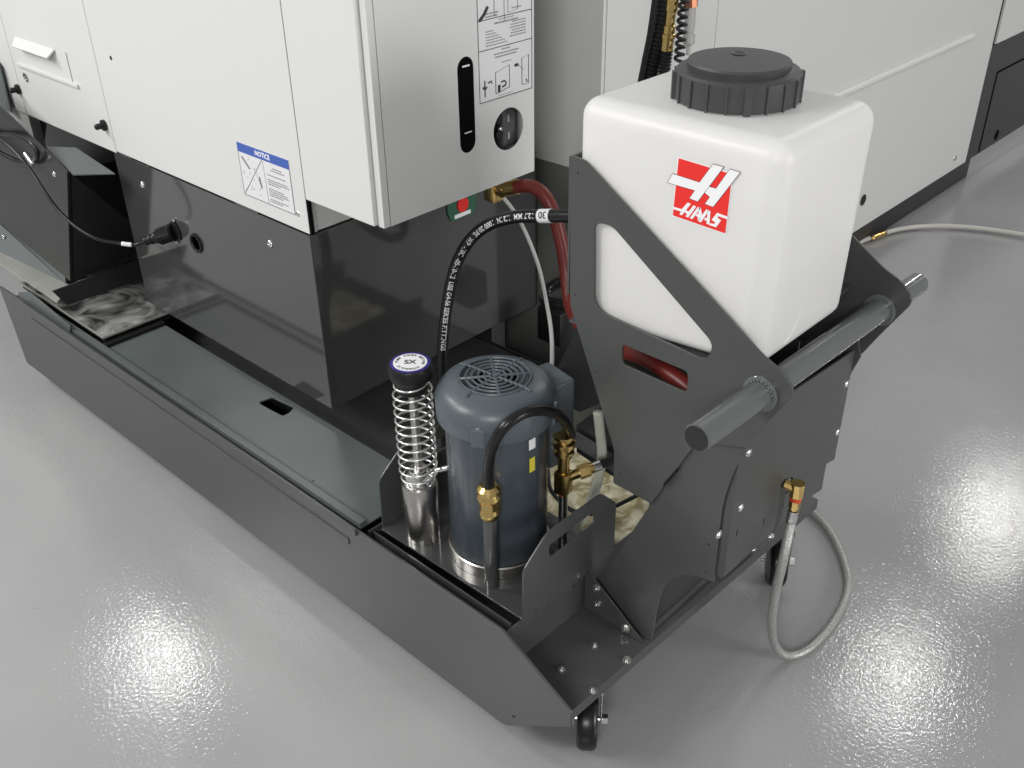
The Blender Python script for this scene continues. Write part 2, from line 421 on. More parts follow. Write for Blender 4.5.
# ================================================================== motor
mc = Vector((-.99, 1.0, 0))
motor = thing('electric_motor', 'blue-grey upright electric motor with round vented fan cover on the pump tray', 'motor', (mc.x, mc.y, .285))
obj('mounting_ring', lathe((mc.x, mc.y, .2855), (0, 0, 1), [(.060, 0), (.0925, 0), (.0925, .022), (.0905, .024), (.060, .024)], 64), STEEL, motor, smooth='auto', label='bare metal mounting ring')
bm = bmesh.new(); n = 96; prev = None
for h, s in [(.308, .97), (.312, 1), (.58, 1)]:
    ring = []
    for i in range(n):
        t = 2*PI*i/n; rr = .0875*s
        k = (i % 24); rr += .0012 if k in (0, 1, 2) else 0
        ring.append(bm.verts.new((mc.x+rr*math.cos(t), mc.y+rr*math.sin(t), h)))
    if prev:
        for i in range(n): bm.faces.new((prev[i], prev[(i+1) % n], ring[(i+1) % n], ring[i]))
    else: bm.faces.new(ring[::-1])
    prev = ring
bm.faces.new(prev)
obj('motor_body', bm, MOTORB, motor, smooth='auto')
cover = obj('fan_cover', lathe((mc.x, mc.y, .525), (0, 0, 1), [(.0885, .052), (.0990, .052), (.1005, .055), (.1015, .082), (.1005, .092), (.096, .103), (.087, .112), (.070, .120), (.062, .122), (.060, .116), (0, .112)], 72), MOTOR, motor, smooth='auto')
obj('fan_void', cyl((mc.x, mc.y, .6375), (mc.x, mc.y, .6395), .059, n=48), VOID, cover)
bm = bmesh.new(); gz = .6475
for rr in (.0085, .0185, .0285, .0385, .0485, .0595):
    P = [Vector((mc.x+rr*math.cos(t), mc.y+rr*math.sin(t), gz)) for t in [2*PI*i/48 for i in range(49)]]
    add_tube(bm, P, .0021, 6)
for k in range(8):
    t = 2*PI*k/8+.1; L = .074 if k % 2 == 0 else .062
    d = Vector((math.cos(t), math.sin(t), 0)); add_tube(bm, [Vector((mc.x, mc.y, gz))+d*.007, Vector((mc.x, mc.y, gz))+d*.06, Vector((mc.x, mc.y, gz-.002))+d*L], .0024, 6)
add_cyl(bm, (mc.x, mc.y, gz-.004), (mc.x, mc.y, gz+.002), .005)
obj('fan_guard', bm, MOTOR, cover, smooth='auto')
for k, ang in enumerate((-62, 28, 118, 208)):
    t = math.radians(ang); d = Vector((math.cos(t), math.sin(t), 0)); p = mc+d*.098
    b = box((-.013, -.012, .572), (.006, .012, .608), .003); bmesh.ops.rotate(b, cent=(0, 0, 0), matrix=Matrix.Rotation(t, 3, 'Z'), verts=b.verts)
    bmesh.ops.translate(b, vec=mc+d*.099, verts=b.verts); o = obj('screw_boss', b, MOTOR, cover)
    bolt(mc+d*.096+Vector((0, 0, .609)), (0, 0, 1), .0045, o, 'screw')
# terminal box
td = Vector((.2, .98, 0)); tt = math.atan2(td.y, td.x)
b = box((.083, -.038, .44), (.140, .038, .610), .006, 3); bmesh.ops.rotate(b, cent=(0, 0, 0), matrix=Matrix.Rotation(tt, 3, 'Z'), verts=b.verts)
bmesh.ops.translate(b, vec=mc, verts=b.verts); obj('terminal_box', b, MOTOR, motor, smooth='auto')
def on_motor(u, v, w, h, m, name, r=.0886, label=None):
    """label bent round the motor body"""
    best = min((( (at(u, v, y=mc.y-r*math.cos(a)) - Vector((mc.x+r*math.sin(a), mc.y-r*math.cos(a), 0))).xy.length, a) for a in [i*.01 for i in range(-150, 150)]))
    a = best[1]; z = at(u, v, y=mc.y-r*math.cos(a)).z; bm = bmesh.new(); N = 8; prev = None
    for i in range(N+1):
        t = a+(i/N-.5)*w/r; P = []
        for rr in (r, r+.0006):
            for zz in (z-h/2, z+h/2): P.append(bm.verts.new((mc.x+rr*math.sin(t), mc.y-rr*math.cos(t), zz)))
        if prev:
            for q in ((0, 1), (1, 3), (3, 2), (2, 0)): bm.faces.new((prev[q[0]], prev[q[1]], P[q[1]], P[q[0]]))
        else: bm.faces.new((P[0], P[1], P[3], P[2]))
        prev = P
    bm.faces.new((prev[0], prev[2], prev[3], prev[1]))
    return obj(name, bm, m, motor, label=label)
on_motor(538, 447, .014, .020, SIGNW, 'approval_label', label='small white approval label')
on_motor(535, 466, .012, .028, YEL, 'warning_label', label='small yellow warning label')
on_motor(451, 460, .007, .16, mat('embossed_blue_text', (.18, .26, .34), .4, bump=1, bscale=300), 'embossed_strip')

# ============================================================ spring pump
pc = Vector((-1.114, .925, 0))
pump = thing('plunger_pump', 'polished steel plunger pump with a tall coil spring and black knob', 'pump', (pc.x, pc.y, .285))
obj('cylinder', lathe((pc.x, pc.y, .2855), (0, 0, 1), [(.0315, 0), (.0315, .088), (.0325, .089), (.0325, .120), (.031, .123), (.0, .123)], 48), STEEL, pump, smooth='auto')
obj('collar', lathe((pc.x, pc.y, .405), (0, 0, 1), [(.026, 0), (.027, .006), (.0235, .008), (.0235, .014), (.026, .016), (.026, .021), (.017, .023), (.017, .034), (.0, .034)], 40), CHROME, pump, smooth='auto')
obj('rod', cyl((pc.x, pc.y, .43), (pc.x, pc.y, .611), .0075, n=20), STEEL, pump, smooth='auto')
P = []
turns = 12.2
for i in range(int(turns*28)+1):
    t = i/28; z = .412+t/turns*.211; rr = .033 if t > 1 else .027+.006*t
    if t > turns-1: rr = .033-.006*(t-turns+1)
    P.append(Vector((pc.x+rr*math.cos(2*PI*t), pc.y+rr*math.sin(2*PI*t), z)))
obj('spring', add_tube(bmesh.new(), P, .0021, 8), WIRE, pump, smooth=True)
knob = obj('knob', lathe((pc.x, pc.y, .604), (0, 0, 1), [(.0, 0), (.026, 0), (.0275, .002), (.0275, .022), (.0355, .026), (.0375, .03), (.0375, .05), (.036, .0525), (0, .0525)], 48), BLACK, pump, smooth='auto', label='black knob')
obj('knob_ring', cyl((pc.x, pc.y, .6563), (pc.x, pc.y, .6572), .034, n=48), NAVY, knob, label='navy blue ring')
obj('knob_disc', cyl((pc.x, pc.y, .6572), (pc.x, pc.y, .658), .0285, n=48), SIGNW, knob, label='white disc with black lettering')
ctr = Vector((pc.x, pc.y, .6582)); bm = text_on('SX', .017, ctr, RT.xy.to_3d(), fwd.xy.to_3d(), .0004)
ring = 'POWER MOTION  HYDRAULIC  PUMP '
for i, ch in enumerate(ring):
    if ch == ' ': continue
    a = -2*PI*i/len(ring)+PI*.9; d = Vector((math.cos(a), math.sin(a), 0))
    t = text_on(ch, .0068, ctr+d*.0225, (d.y, -d.x, 0), d, .0001)
    me = bpy.data.meshes.new('x'); t.to_mesh(me); t.free(); join(bm, me)
obj('knob_lettering', bm, INK, knob)
q = at(437, 470, y=.96); obj('side_nozzle', cyl((pc.x+.012, pc.y+.015, .428), (pc.x+.055, pc.y+.045, .447), .0055, n=16), CHROME, pump, smooth='auto')

# ======================================= standpipe, jumper hose, brass tee
pp = Vector((-.928, .916, 0))
tag(obj('standpipe', lathe((pp.x, pp.y, .2855), (0, 0, 1), [(.0125, 0), (.0125, .148), (.0118, .15), (0, .15)], 28), GREYG, smooth='auto'), 'short dark pipe standing on the tray in front of the motor', 'pipe')
jh = thing('jumper_hose', 'glossy black looped hose with brass ends arching over in front of the motor', 'hose', (pp.x, pp.y, .436))
def fitting(base, d, name, parent, s=1.0):
    bm = bmesh.new(); base = Vector(base); d = Vector(d).normalized()
    add_lathe(bm, base, d, [(.0135*s, 0), (.0150*s, .003*s), (.0150*s, .012*s), (.0128*s, .015*s), (.0128*s, .018*s)], 24)
    add_cyl(bm, base+d*.018*s, base+d*.032*s, .0165*s, n=6)
    add_lathe(bm, base+d*.032*s, d, [(.014*s, 0), (.0175*s, .003*s), (.0175*s, .006*s), (.0145*s, .010*s), (.0145*s, .013*s), (.0175*s, .016*s), (.0175*s, .020*s), (.012*s, .026*s), (0, .026*s)], 6*4)
    return obj(name, bm, BRASS, parent, smooth='auto', label='brass hose end')
fitting((pp.x, pp.y, .4365), (0, 0, 1), 'hose_end', jh, 1.15)
tp = Vector((-.922, 1.098, 0))
HP = [Vector((pp.x, pp.y, .480)), at(488, 472, x=-.918), at(492, 448, x=-.900), at(504, 427, x=-.882), at(525, 413, x=-.872), at(548, 411, x=-.872), at(564, 420, x=-.888), at(571, 435, x=-.910), Vector((tp.x, tp.y, .505))]
obj('hose_tube', tube(HP, .0088, 18), RUB, jh, smooth=True)
bmh = bmesh.new(); add_lathe(bmh, (tp.x, tp.y, .461), (0, 0, 1), [(.0115, 0), (.0115, .008), (.0185, .012), (.0185, .018), (.015, .021), (.015, .024), (.0200, .028), (.0200, .036), (.015, .040), (.015, .043), (.0195, .047), (.0195, .052), (.011, .054), (0, .054)], 24)
obj('hose_end', bmh, BRASS, jh, smooth='auto', label='brass hose end')
tee = thing('brass_tee', 'brass tee block on a steel riser pipe behind the front handle plate', 'pipe fitting', (tp.x, tp.y, .285))
obj('riser', cyl((tp.x, tp.y, .2855), (tp.x, tp.y, .385), .0085, n=20), CHROME, tee, smooth='auto', label='steel riser pipe')
obj('red_seal', cyl((tp.x, tp.y, .383), (tp.x, tp.y, .388), .0105, n=20), ORG, tee)
b = box((-.013, -.013, .386), (.013, .013, .432), .002); bmesh.ops.rotate(b, cent=(0, 0, 0), matrix=Matrix.Rotation(.2, 3, 'Z'), verts=b.verts); bmesh.ops.translate(b, vec=tp, verts=b.verts)
add_cyl(b, tp+Vector((0, 0, .43)), tp+Vector((0, 0, .461)), .0105, n=24)
obj('tee_block', b, BRASS, tee, smooth='auto')
e0 = tp+Vector((.006, .01, .418)); ed = (at(602, 464, y=1.16)-e0).normalized(); 
bm = bmesh.new(); add_cyl(bm, e0, e0+ed*.018, .009, n=20); add_cyl(bm, e0+ed*.018, e0+ed*.038, .0135, n=6); add_cyl(bm, e0+ed*.038, e0+ed*.046, .010, n=20)
obj('branch', bm, BRASS, tee, smooth='auto')
sh_ = thing('branch_hose', 'short black hose with silver crimp running from the brass tee under the stand', 'hose', e0+ed*.046)
obj('crimp', cyl(e0+ed*.0462, e0+ed*.060, .0098, n=20), CHROME, sh_, smooth='auto')
obj('hose_tube', tube([e0+ed*.0605, e0+ed*.075, e0+ed*.10+Vector((0, .004, .004)), e0+ed*.13+Vector((0, .02, .01)), e0+ed*.16+Vector((0, .05, .01))], .0085, 14), RUB, sh_, smooth=True)
# drain tube
tag(obj('drain_tube', tube([at(598, 412, y=1.2), at(600, 430, y=1.2), at(602, 455, y=1.2), at(598, 480, y=1.195), at(590, 502, y=1.19), at(577, 530, y=1.18)], .0095, 16), TUBE, smooth=True), 'milky translucent drain tube hanging down between motor and stand', 'tube')

# ======================================================== reservoir stand
YN, YR = 1.070, 1.430
stand = thing('reservoir_stand', 'charcoal steel stand cradling the white jug, with round bar handle', 'stand', (-.7, 1.25, .187))
side = [(-.896, 1.025), (-.872, 1.026), (-.545, .818), (-.506, .793), (-.506, .765), (-.575, .658), (-.641, .642), (-.672, .575), (-.714, .487), (-.790, .489), (-.790, .553), (-.896, .79)]
side = px([(571, 155), (584, 160)], y=YN)+px([(764, 357), (783, 372), (796, 394), (782, 408), (760, 430), (744, 448)], y=YN)+px([(697, 442), (676, 470), (651, 504), (613, 483), (614, 450), (570, 305), (570, 190)], y=YN)
rad = [.002, .006, .02, .015, .03, .02, .02, .002, .004, .002, .002, .004, .01, .01, .004]
tri = round_poly(px([(594, 222), (612, 226), (714, 345), (706, 361), (594, 309)], y=YN), [.02, .012, .02, .014, .025])
slot = round_poly(px([(622, 344), (688, 372), (687, 393), (622, 364)], y=YN), .009)
def tiny(u, v, r=.0016): q = at(u, v, y=YN); return [(q.x+r*math.cos(t*PI/5), q.z+r*math.sin(t*PI/5)) for t in range(10)]
holes = [tri, slot, tiny(578, 173), tiny(575, 295), tiny(597, 373), tiny(620, 474)]
so = round_poly(side, rad)
obj('side_plate', plate(so, 'y', YN+.002, .004, holes, bev=.0008), GREY, stand)
obj('side_plate', plate(so, 'y', YR+.002, .004, [tri, slot], bev=.0008), GREY, stand)
leg = [(-.694, .1885), (-.83, .1885), (-.836, .235), (-.80, .29), (-.717, .482), (-.735, .50), (-.69, .60), (-.64, .70), (-.574, .70)] + px([(744, 450), (731, 475), (721, 505), (717, 540), (712, 584)], y=YN)[0:] + [(-.610, .389), (-.640, .378), (-.665, .355), (-.682, .32), (-.690, .27)]
lo = round_poly(leg, [.002, .004, .01, .01, .002, .002, .002, .002, .002, .002, .03, .03, .02, .004]+[.02, .03, .03, .03, .02])
lh = [tiny(705, 546), tiny(703, 571)]
obj('leg_plate', plate(lo, 'y', YN+.0065, .004, [tiny(707, 546), tiny(704, 574)], bev=.0008), GREY, stand)
obj('leg_plate', plate(lo, 'y', YR-.003, .004, bev=.0008), GREY, stand)
# bolted front panel
XB = -.575
bp = px([(745, 449), (858, 350)], x=XB)
bpo = [(1.078, .668), (1.078, .70), (1.424, .675)] + px([(841, 428), (838, 455), (825, 464), (821, 489), (812, 495), (715, 584)], x=XB)
bpo = [(min(a, 1.424), b) for a, b in bpo]; bpo[-1] = (1.078, bpo[-1][1])
def sl(u, v, w=.004, h=.014): q = at(u, v, x=XB); return [(q.y-w/2, q.z-h/2), (q.y+w/2, q.z-h/2), (q.y+w/2, q.z+h/2), (q.y-w/2, q.z+h/2)]
bh = [sl(763, 521), sl(782, 505), sl(736, 533, .004, .016), round_poly(sl(788, 485, .022, .03), .01)]
panel = obj('bolted_panel', plate(round_poly(bpo, .003), 'x', XB, .004, bh, bev=.0008), GREY, stand)
for (u, v) in [(749, 453), (741, 508), (719, 535), (838, 432), (847, 384)]:
    if u > 830:
        q = at(u, v, x=XB+.002); q.y = min(q.y, 1.415)
    else: q = at(u, v, x=XB+.002)
    if u == 719: q = at(719, 535, x=XB+.004)
    dome(q, (1, 0, 0), .0072, stand)
obj('panel_flange', box((-.625, 1.0790, .405), (XB-.0022, 1.0825, .655), .0005), GREY, stand)
obj('rear_panel', box((-.902, YN+.0045, .80), (-.898, YR, 1.020), .0006), GREY, stand)
# sloping shelf that carries the jug
b = bmesh.new(); vs = []
for (x, z) in [(-.896, .7550), (-.60, .782), (-.60, .778), (-.896, .7510)]:
    for y in (YN+.0045, YR-.0005): vs.append(b.verts.new((x, y, z)))
for i in range(4): b.faces.new((vs[2*i], vs[2*i+1], vs[(2*i+3) % 8], vs[(2*i+2) % 8]))
b.faces.new((vs[0], vs[2], vs[4], vs[6])); b.faces.new((vs[1], vs[3], vs[5], vs[7]))
obj('jug_shelf', b, GREY, stand)
obj('dark_slot_backing', box((-.96, 1.27, .52), (-.60, 1.274, .745), .0005), CHUTEM, stand)  # added dark sheet, hides the bright floor so the slot looks black
# handle bar
XH = -.549; BA, BB = Vector((XH, .914, .772)), Vector((XH, 1.570, .750)); BD = (BB-BA).normalized(); BL = (BB-BA).length
def bar_z(y): return BA.z+(BB.z-BA.z)*(y-BA.y)/(BB.y-BA.y)
hb = obj('handle_bar', lathe(BA, BD, [(0, 0), (.0185, 0), (.0185, .002), (.0195, .0025), (.0195, BL-.0025), (.0185, BL-.002), (.0185, BL), (0, BL)], 40), TUBEG, stand, smooth='auto')
for y0, y1 in ((YN-.005, YN), (YR-.0055, YR)):
    obj('weld_collar', lathe((XH, y0, bar_z(y0)), (0, 1, 0), [(.020, 0), (.0255, 0), (.0265, .001), (.0265, y1-y0)], 40), TUBEG, stand, smooth='auto')
for p, k in ((BA, -1), (BB, 1)):
    obj('end_cap', cyl(p-BD*.0003, p+BD*.0008*k, .0175, n=36), CHUTEM, hb, label='dark flat end cap')
bm = bmesh.new()
for i in range(9):
    t = math.radians(20+i*16); bmesh.ops.create_icosphere(bm, subdivisions=1, radius=.0022, matrix=Matrix.Translation((XH+.0208*math.cos(t), YN-.006, bar_z(YN)+.0208*math.sin(t))))
obj('weld_bead', bm, TUBEG, stand, smooth=True)
# small tab through slot at (670,476)
bm = bmesh.new(); p0, p1 = at(664, 485, y=YN-.002), at(677, 470, y=YN-.002)
add_tube(bm, [p0, p1], .0022, 8); obj('slot_tab', bm, BLACK, stand)

# ==================================================================== jug
JX0, JX1, JY0, JY1, JT = -.8965, -.564, 1.080, 1.326, 1.106
jug = thing('reservoir_jug', 'big square translucent white plastic jug with black screw cap on the stand', 'plastic jug', (-.722, 1.215, .72))
def jug_bm(ins=0, top=None):
    b = bmesh.new(); top = JT if top is None else top
    x0, x1, y0, y1 = JX0+ins, JX1-ins, JY0+ins, JY1-ins
    zb = lambda x: .758+(x+.8965)*(.030/.328)+.001+ins
    v = [b.verts.new(p) for p in ((x0, y0, zb(x0)), (x1, y0, zb(x1)), (x1, y1, zb(x1)), (x0, y1, zb(x0)), (x0, y0, top), (x1, y0, top), (x1, y1+.012*(1 if top == JT else .4), top), (x0, y1+.012*(1 if top == JT else .4), top))]
    for q in ((0, 1, 2, 3), (4, 5, 6, 7), (0, 1, 5, 4), (1, 2, 6, 5), (2, 3, 7, 6), (3, 0, 4, 7)): b.faces.new([v[i] for i in q])
    bmesh.ops.recalc_face_normals(b, faces=b.faces)
    b.edges.ensure_lookup_table()
    ve = [e for e in b.edges if abs((e.verts[0].co-e.verts[1].co).normalized().z) > .99]
    bmesh.ops.bevel(b, geom=ve, offset=.028-ins*.5, segments=8, profile=.5, affect='EDGES')
    te = [e for e in b.edges if all(abs(w.co.z-top) < 1e-5 for w in e.verts)] if top == JT else []
    if te: bmesh.ops.bevel(b, geom=te, offset=.028, segments=7, profile=.5, affect='EDGES')
    be = [e for e in b.edges if len(e.link_faces) == 2 and any(f.normal.z < -.8 for f in e.link_faces) and not all(f.normal.z < -.8 for f in e.link_faces)]
    bmesh.ops.bevel(b, geom=be, offset=(.018 if not ins else .014), segments=4, profile=.5, affect='EDGES')
    return b
body = obj('jug_body', jug_bm(), JUG, jug, smooth='auto')
cc = Vector((-.722, 1.215, 0))
obj('coolant', jug_bm(.006, .915), LIQ, jug, smooth='auto')['label'] = 'milky coolant showing dimly through the lower half of the jug'
obj('neck', lathe((cc.x, cc.y, JT-.002), (0, 0, 1), [(.076, 0), (.080, .001), (.077, .006), (.077, .03), (0, .03)], 56), JUG, jug, smooth='auto')
cap = obj('cap', lathe((cc.x, cc.y, JT+.002), (0, 0, 1), [(.0, 0), (.0845, 0), (.0855, .002), (.085, .036), (.082, .0395), (.071, .041), (.0695, .0415), (.0705, .048), (.0685, .051), (.0, .0525)], 96), CAPM, jug, smooth='auto', label='black ribbed screw cap')
for i in range(20):
    t = 2*PI*i/20+.09; d = Vector((math.cos(t), math.sin(t), 0)); big = i % 5 == 2
    w = .005 if big else .0015; o = .0878 if not big else .0895
    q = box((.082, -w, JT+.001), (o, w, JT+.038), .0008); bmesh.ops.rotate(q, cent=(0, 0, 0), matrix=Matrix.Rotation(t, 3, 'Z'), verts=q.verts)
    bmesh.ops.translate(q, vec=cc, verts=q.verts); obj('grip_rib', q, CAPM, cap)
vh = at(739, 54, z=JT+.054)
obj('vent_plug', lathe((vh.x, vh.y, JT+.0535), (0, 0, 1), [(.0085, 0), (.0105, .0015), (.0085, .0022), (.0065, .001), (0, .001)], 24), CAPM, cap, smooth='auto')
bm = bmesh.new()
q0 = at(800, 268, x=JX1+.0005); q1 = at(790, 335, x=JX1+.0005)
# moulded seam line on the right face
obj('mould_seam', tube([at(810, 250, x=JX1-.0002), at(805, 290, x=JX1-.0002), at(797, 322, x=JX1-.0002), at(784, 345, x=JX1-.0002)], .0014, 8), JUG, jug, smooth=True)
# badge on the near face
YB = JY0
def crop(pts): return [(650+a/8.082, 150+b/8.082) for a, b in pts]
def badge(pts, off, m, name, parent, r=0):
    o = px(crop(pts), y=YB-.0008); o = round_poly(o, r) if r else o
    return obj(name, plate(o, 'y', YB-off, .0004, bev=0), m, parent)
bg = badge([(225, 58), (672, 192), (612, 682), (178, 535)], .0004, SIGNW, 'badge', jug, .002)
bg['label'] = 'red and white square badge'
badge([(232, 66), (664, 197), (608, 674), (184, 528)], .0008, SIGNR, 'red_field', bg, .0018)
def strokes(L, off, m, name):
    bm = bmesh.new()
    for pts in L:
        q = plate(px(crop(pts), y=YB-.0008), 'y', YB-off, .0003, bev=0); me = bpy.data.meshes.new('s'); q.to_mesh(me); q.free(); join(bm, me)
    obj(name, bm, m, bg)
sA = [(186, 192), (403, 262), (512, 114), (596, 137), (388, 414), (322, 390), (366, 325), (145, 262)]
sB = [(648, 155), (730, 180), (512, 458), (448, 434), (487, 378), (446, 344), (480, 296), (536, 312)]
def grow(P, k):
    c = Vector((sum(p[0] for p in P)/len(P), sum(p[1] for p in P)/len(P))); out = []
    A = sum(P[i][0]*P[(i+1) % len(P)][1]-P[(i+1) % len(P)][0]*P[i][1] for i in range(len(P)))
    sg = 1 if A > 0 else -1
    for i in range(len(P)):
        p, a, b = Vector(P[i]), Vector(P[i-1]), Vector(P[(i+1) % len(P)])
        e1 = (p-a).normalized(); e2 = (b-p).normalized(); n1 = Vector((e1.y, -e1.x))*sg; n2 = Vector((e2.y, -e2.x))*sg
        nn = (n1+n2).normalized(); out.append(tuple(p+nn*k/max(.4, nn.dot(n1))))
    return out
strokes([grow(sA, 4), grow(sB, 4)], .0011, mat('badge_outline', (.12, .01, .02), .5), 'badge_outline')
strokes([sA, sB], .0014, SIGNW, 'emblem')
W16 = lambda P: [((668+a/16-650)*8.082, (195+b/16-150)*8.082) for a, b in P]
word = [W16(P) for P in (
 [(80, 182), (225, 225), (320, 118), (372, 140), (228, 322), (188, 308), (215, 262), (80, 222)],
 [(410, 165), (458, 182), (328, 358), (280, 340), (312, 302), (268, 275), (290, 242), (338, 262)],
 [(484, 187), (528, 205), (396, 383), (352, 368)],
 [(500, 192), (530, 203), (548, 310), (505, 405), (478, 392), (482, 345), (445, 332), (465, 298), (492, 306)],
 [(618, 226), (660, 243), (533, 436), (482, 410)],
 [(640, 236), (684, 255), (667, 474), (620, 456), (625, 410), (580, 395), (602, 358), (630, 366)],
 [(790, 282), (960, 345), (955, 386), (812, 336), (795, 362), (855, 402), (775, 514), (668, 480), (680, 446), (742, 462), (765, 440), (702, 396)])]
strokes(word, .0014, SIGNW, 'lettering')

# =============================================== braided drain hose (right)
dh = thing('braided_hose', 'braided steel drain hose looping down to the floor from the stand panel', 'hose', (-.55, 1.3, .01))
e = at(797, 491, x=-.552)
bm = bmesh.new(); add_cyl(bm, (XB+.003, e.y-.006, e.z+.008), (e.x, e.y, e.z+.004), .0085, n=8)
add_cyl(bm, e+Vector((0, 0, -.010)), e+Vector((0, 0, .016)), .0115, n=8)
obj('elbow', bm, BRASS, dh, smooth='auto', label='brass elbow fitting')
obj('red_band', cyl(e+Vector((0, 0, -.018)), e+Vector((0, 0, -.0102)), .0098, n=20), ORG, dh, smooth='auto')
bm = bmesh.new(); add_cyl(bm, e+Vector((0, 0, -.034)), e+Vector((0, 0, -.0182)), .0095, n=6); add_cyl(bm, e+Vector((0, 0, -.038)), e+Vector((0, 0, -.034)), .0075, n=12)
obj('hose_nut', bm, BRASS, dh, smooth='auto')
obj('ferrule', lathe(e+Vector((0, 0, -.039)), (-.05, 0, -1), [(.009, 0), (.0095, .004), (.008, .008), (.0092, .012), (.0092, .024), (.0085, .026), (0, .026)], 24), CHROME, dh, smooth='auto')
s0 = e+Vector((-.001, 0, -.066))
pts = [s0, at(783, 560, y=1.215), at(776, 590, y=1.235), at(772, 620, y=1.27), at(775, 645, y=1.33), at(789, 656, z=.012), at(812, 646, z=.0095), at(836, 618, z=.0095), at(848, 587, z=.0095), at(843, 558, z=.0095), at(829, 530, z=.0095), at(812, 512, z=.0095), at(795, 502, z=.0095)]
obj('braid', tube(pts, .0082, 16, 14), BRAID, dh, smooth=True)

# ======================================================== machine (lathe)
mach = thing('lathe_enclosure', 'tall pale grey machine enclosure at upper left with seams and charcoal plinth', 'machine', (-2.1, 1.5, .3))
YM = 1.04; TOP = 2.05
obj('plinth', box((-2.300, YM+.003, .324), (-1.530, at(536, 307, x=-1.53).y, .7275), .002), GREYG, mach, label='charcoal plinth box')
obj('centre_panel', box((-2.2755, YM, .733), (-1.5245, YM+.02, TOP), .0015), WHITE, mach)
obj('plinth_seam', box((-2.29, YM+.0035, .7275), (-1.535, YM+.03, .733)), VOID, mach)
obj('panel_gap', box((-1.5242, YM+.001, .733), (-1.5173, YM+.0075, TOP)), VOID, mach)
obj('cabinet_core', box((-2.27, YM+.021, .7335), (-1.5285, 1.60, TOP)), WHITE2, mach)
pz = lambda u, v: at(u, v, y=YM)
obj('left_panel', box((-2.755, YM, .728), (-2.2785, YM+.02, 1.16), .0015), WHITE, mach)
obj('outer_panel', box((-5.5, YM, .728), (-2.758, YM+.02, 1.16), .0015), WHITE, mach)
obj('left_post', box((-2.93, YM+.004, .45), (-2.762, YM+.03, .7275), .001), WHITE2, mach)
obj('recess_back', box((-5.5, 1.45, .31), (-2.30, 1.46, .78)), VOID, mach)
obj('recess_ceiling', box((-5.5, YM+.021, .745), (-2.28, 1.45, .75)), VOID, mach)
obj('recess_bar', box((-2.62, 1.18, .655), (-2.31, 1.19, .662), .001), GREYG, mach)
# tray pull and groove on the left panel
p0, p1 = pz(17, 40), pz(57, 47)
a, b_ = pz(19, 37), pz(55, 47)
quadplate([(-2.695, YM-.001, .938), (-2.480, YM-.001, .938), (-2.490, YM-.02, .919), (-2.680, YM-.02, .919)], .004, WHITE, 'drawer_pull', mach)
obj('drawer_ledge', box((pz(18, 62).x, YM-.006, .862), (pz(79, 86).x, YM-.0005, .870), .001), WHITE, mach)
obj('drawer_seam', box((-2.425, YM-.0008, .872), (-2.422, YM+.0002, .94)), INKG, mach)
for (u, v, r) in [(19, 89, .013), (105, 125, .013)]:
    q = pz(u, v); k = obj('latch_knob', lathe((q.x, YM-.0005, q.z), (0, -1, 0), [(r, 0), (r, .006), (r*.55, .008), (r*.55, .022), (r*.4, .024), (0, .024)], 28), BLACK, mach, smooth='auto')
q = pz(26, 77); obj('key_lock', lathe((q.x, YM-.0005, q.z), (0, -1, 0), [(.012, 0), (.012, .002), (.008, .003), (.008, .001), (0, .001)], 24), CHROME, mach, smooth='auto')
q = pz(111, 58); obj('knockout_hole', cyl((q.x, YM-.0006, q.z), (q.x, YM+.0002, q.z), .0048, n=16), BLACK, mach)
for (u, v) in [(142, 185), (270, 244)]: 
    q = at(u, v, y=YM+.002); dome(q, (0, -1, 0), .009, mach)
q = pz(298, 214); dome(q, (0, -1, 0), .006, mach)
for x0, x1 in ((-2.27, -2.21), (-2.14, -2.13), (-1.78, -1.70)):
    obj('hinge_tab', box((x0, YM+.001, .7285), (x1, YM+.0034, .7325)), GREY, mach)
q = at(197, 243, y=YM+.003); gy = YM+.002
obj('grommet', lathe((q.x, gy, q.z), (0, -1, 0), [(.0, 0), (.016, 0), (.016, .001), (.018, .004), (.0225, .004), (.0235, 0)], 32), BLACK, mach, smooth='auto')
# notice label
nl = px([(236, 141), (288, 158), (298.5, 214), (246, 194)], y=YM)
cx = sum(p[0] for p in nl)/4; x0 = min(nl[0][0], nl[3][0])+.002; x1 = x0+.172; z1 = .873; z0 = .763
lab = obj('notice_label', box((x0, YM-.0008, z0), (x1, YM-.0002, z1)), LBL, mach, label='white notice label with blue header')
obj('label_header', box((x0, YM-.0011, z1-.019), (x1, YM-.00085, z1)), BLUE, lab)
obj('label_title', text_on('NOTICE', .0135, ((x0+x1)/2, YM-.0013, z1-.0095), (1, 0, 0), (0, 0, 1), .0004), SIGNW, lab)
def lines_bm(rects, y): 
    b = bmesh.new()
    for (a, c, d, e) in rects: add_box(b, (a, y-.0002, c), (d, y, e))
    return b
bd = .0012
R = [(x0, z0, x1, z0+bd), (x0, z0, x0+bd, z1), (x1-bd, z0, x1, z1)]
obj('label_border', lines_bm(R, YM-.00085), INK, lab)
mid = x0+.086
bm = bmesh.new(); y_ = YM-.001
add_tube(bm, [Vector((mid-.005, y_, z1-.02)), Vector((x0+.003, y_, z0+.003))], .0007, 5)
add_tube(bm, [Vector((mid-.002, y_, z1-.022)), Vector((mid, y_, z0+.002))], .0004, 5)
for k in range(26):
    a = Vector((random.uniform(x0+.006, mid-.02), y_, random.uniform(z0+.008, z1-.028))); d = Vector((random.uniform(-.007, .007), 0, random.uniform(-.007, .007)))
    add_tube(bm, [a, a+d], .0004, 4)
add_tube(bm, [Vector((mid-.022, y_, z0+.052)), Vector((mid-.017, y_, z0+.03))], .002, 6)
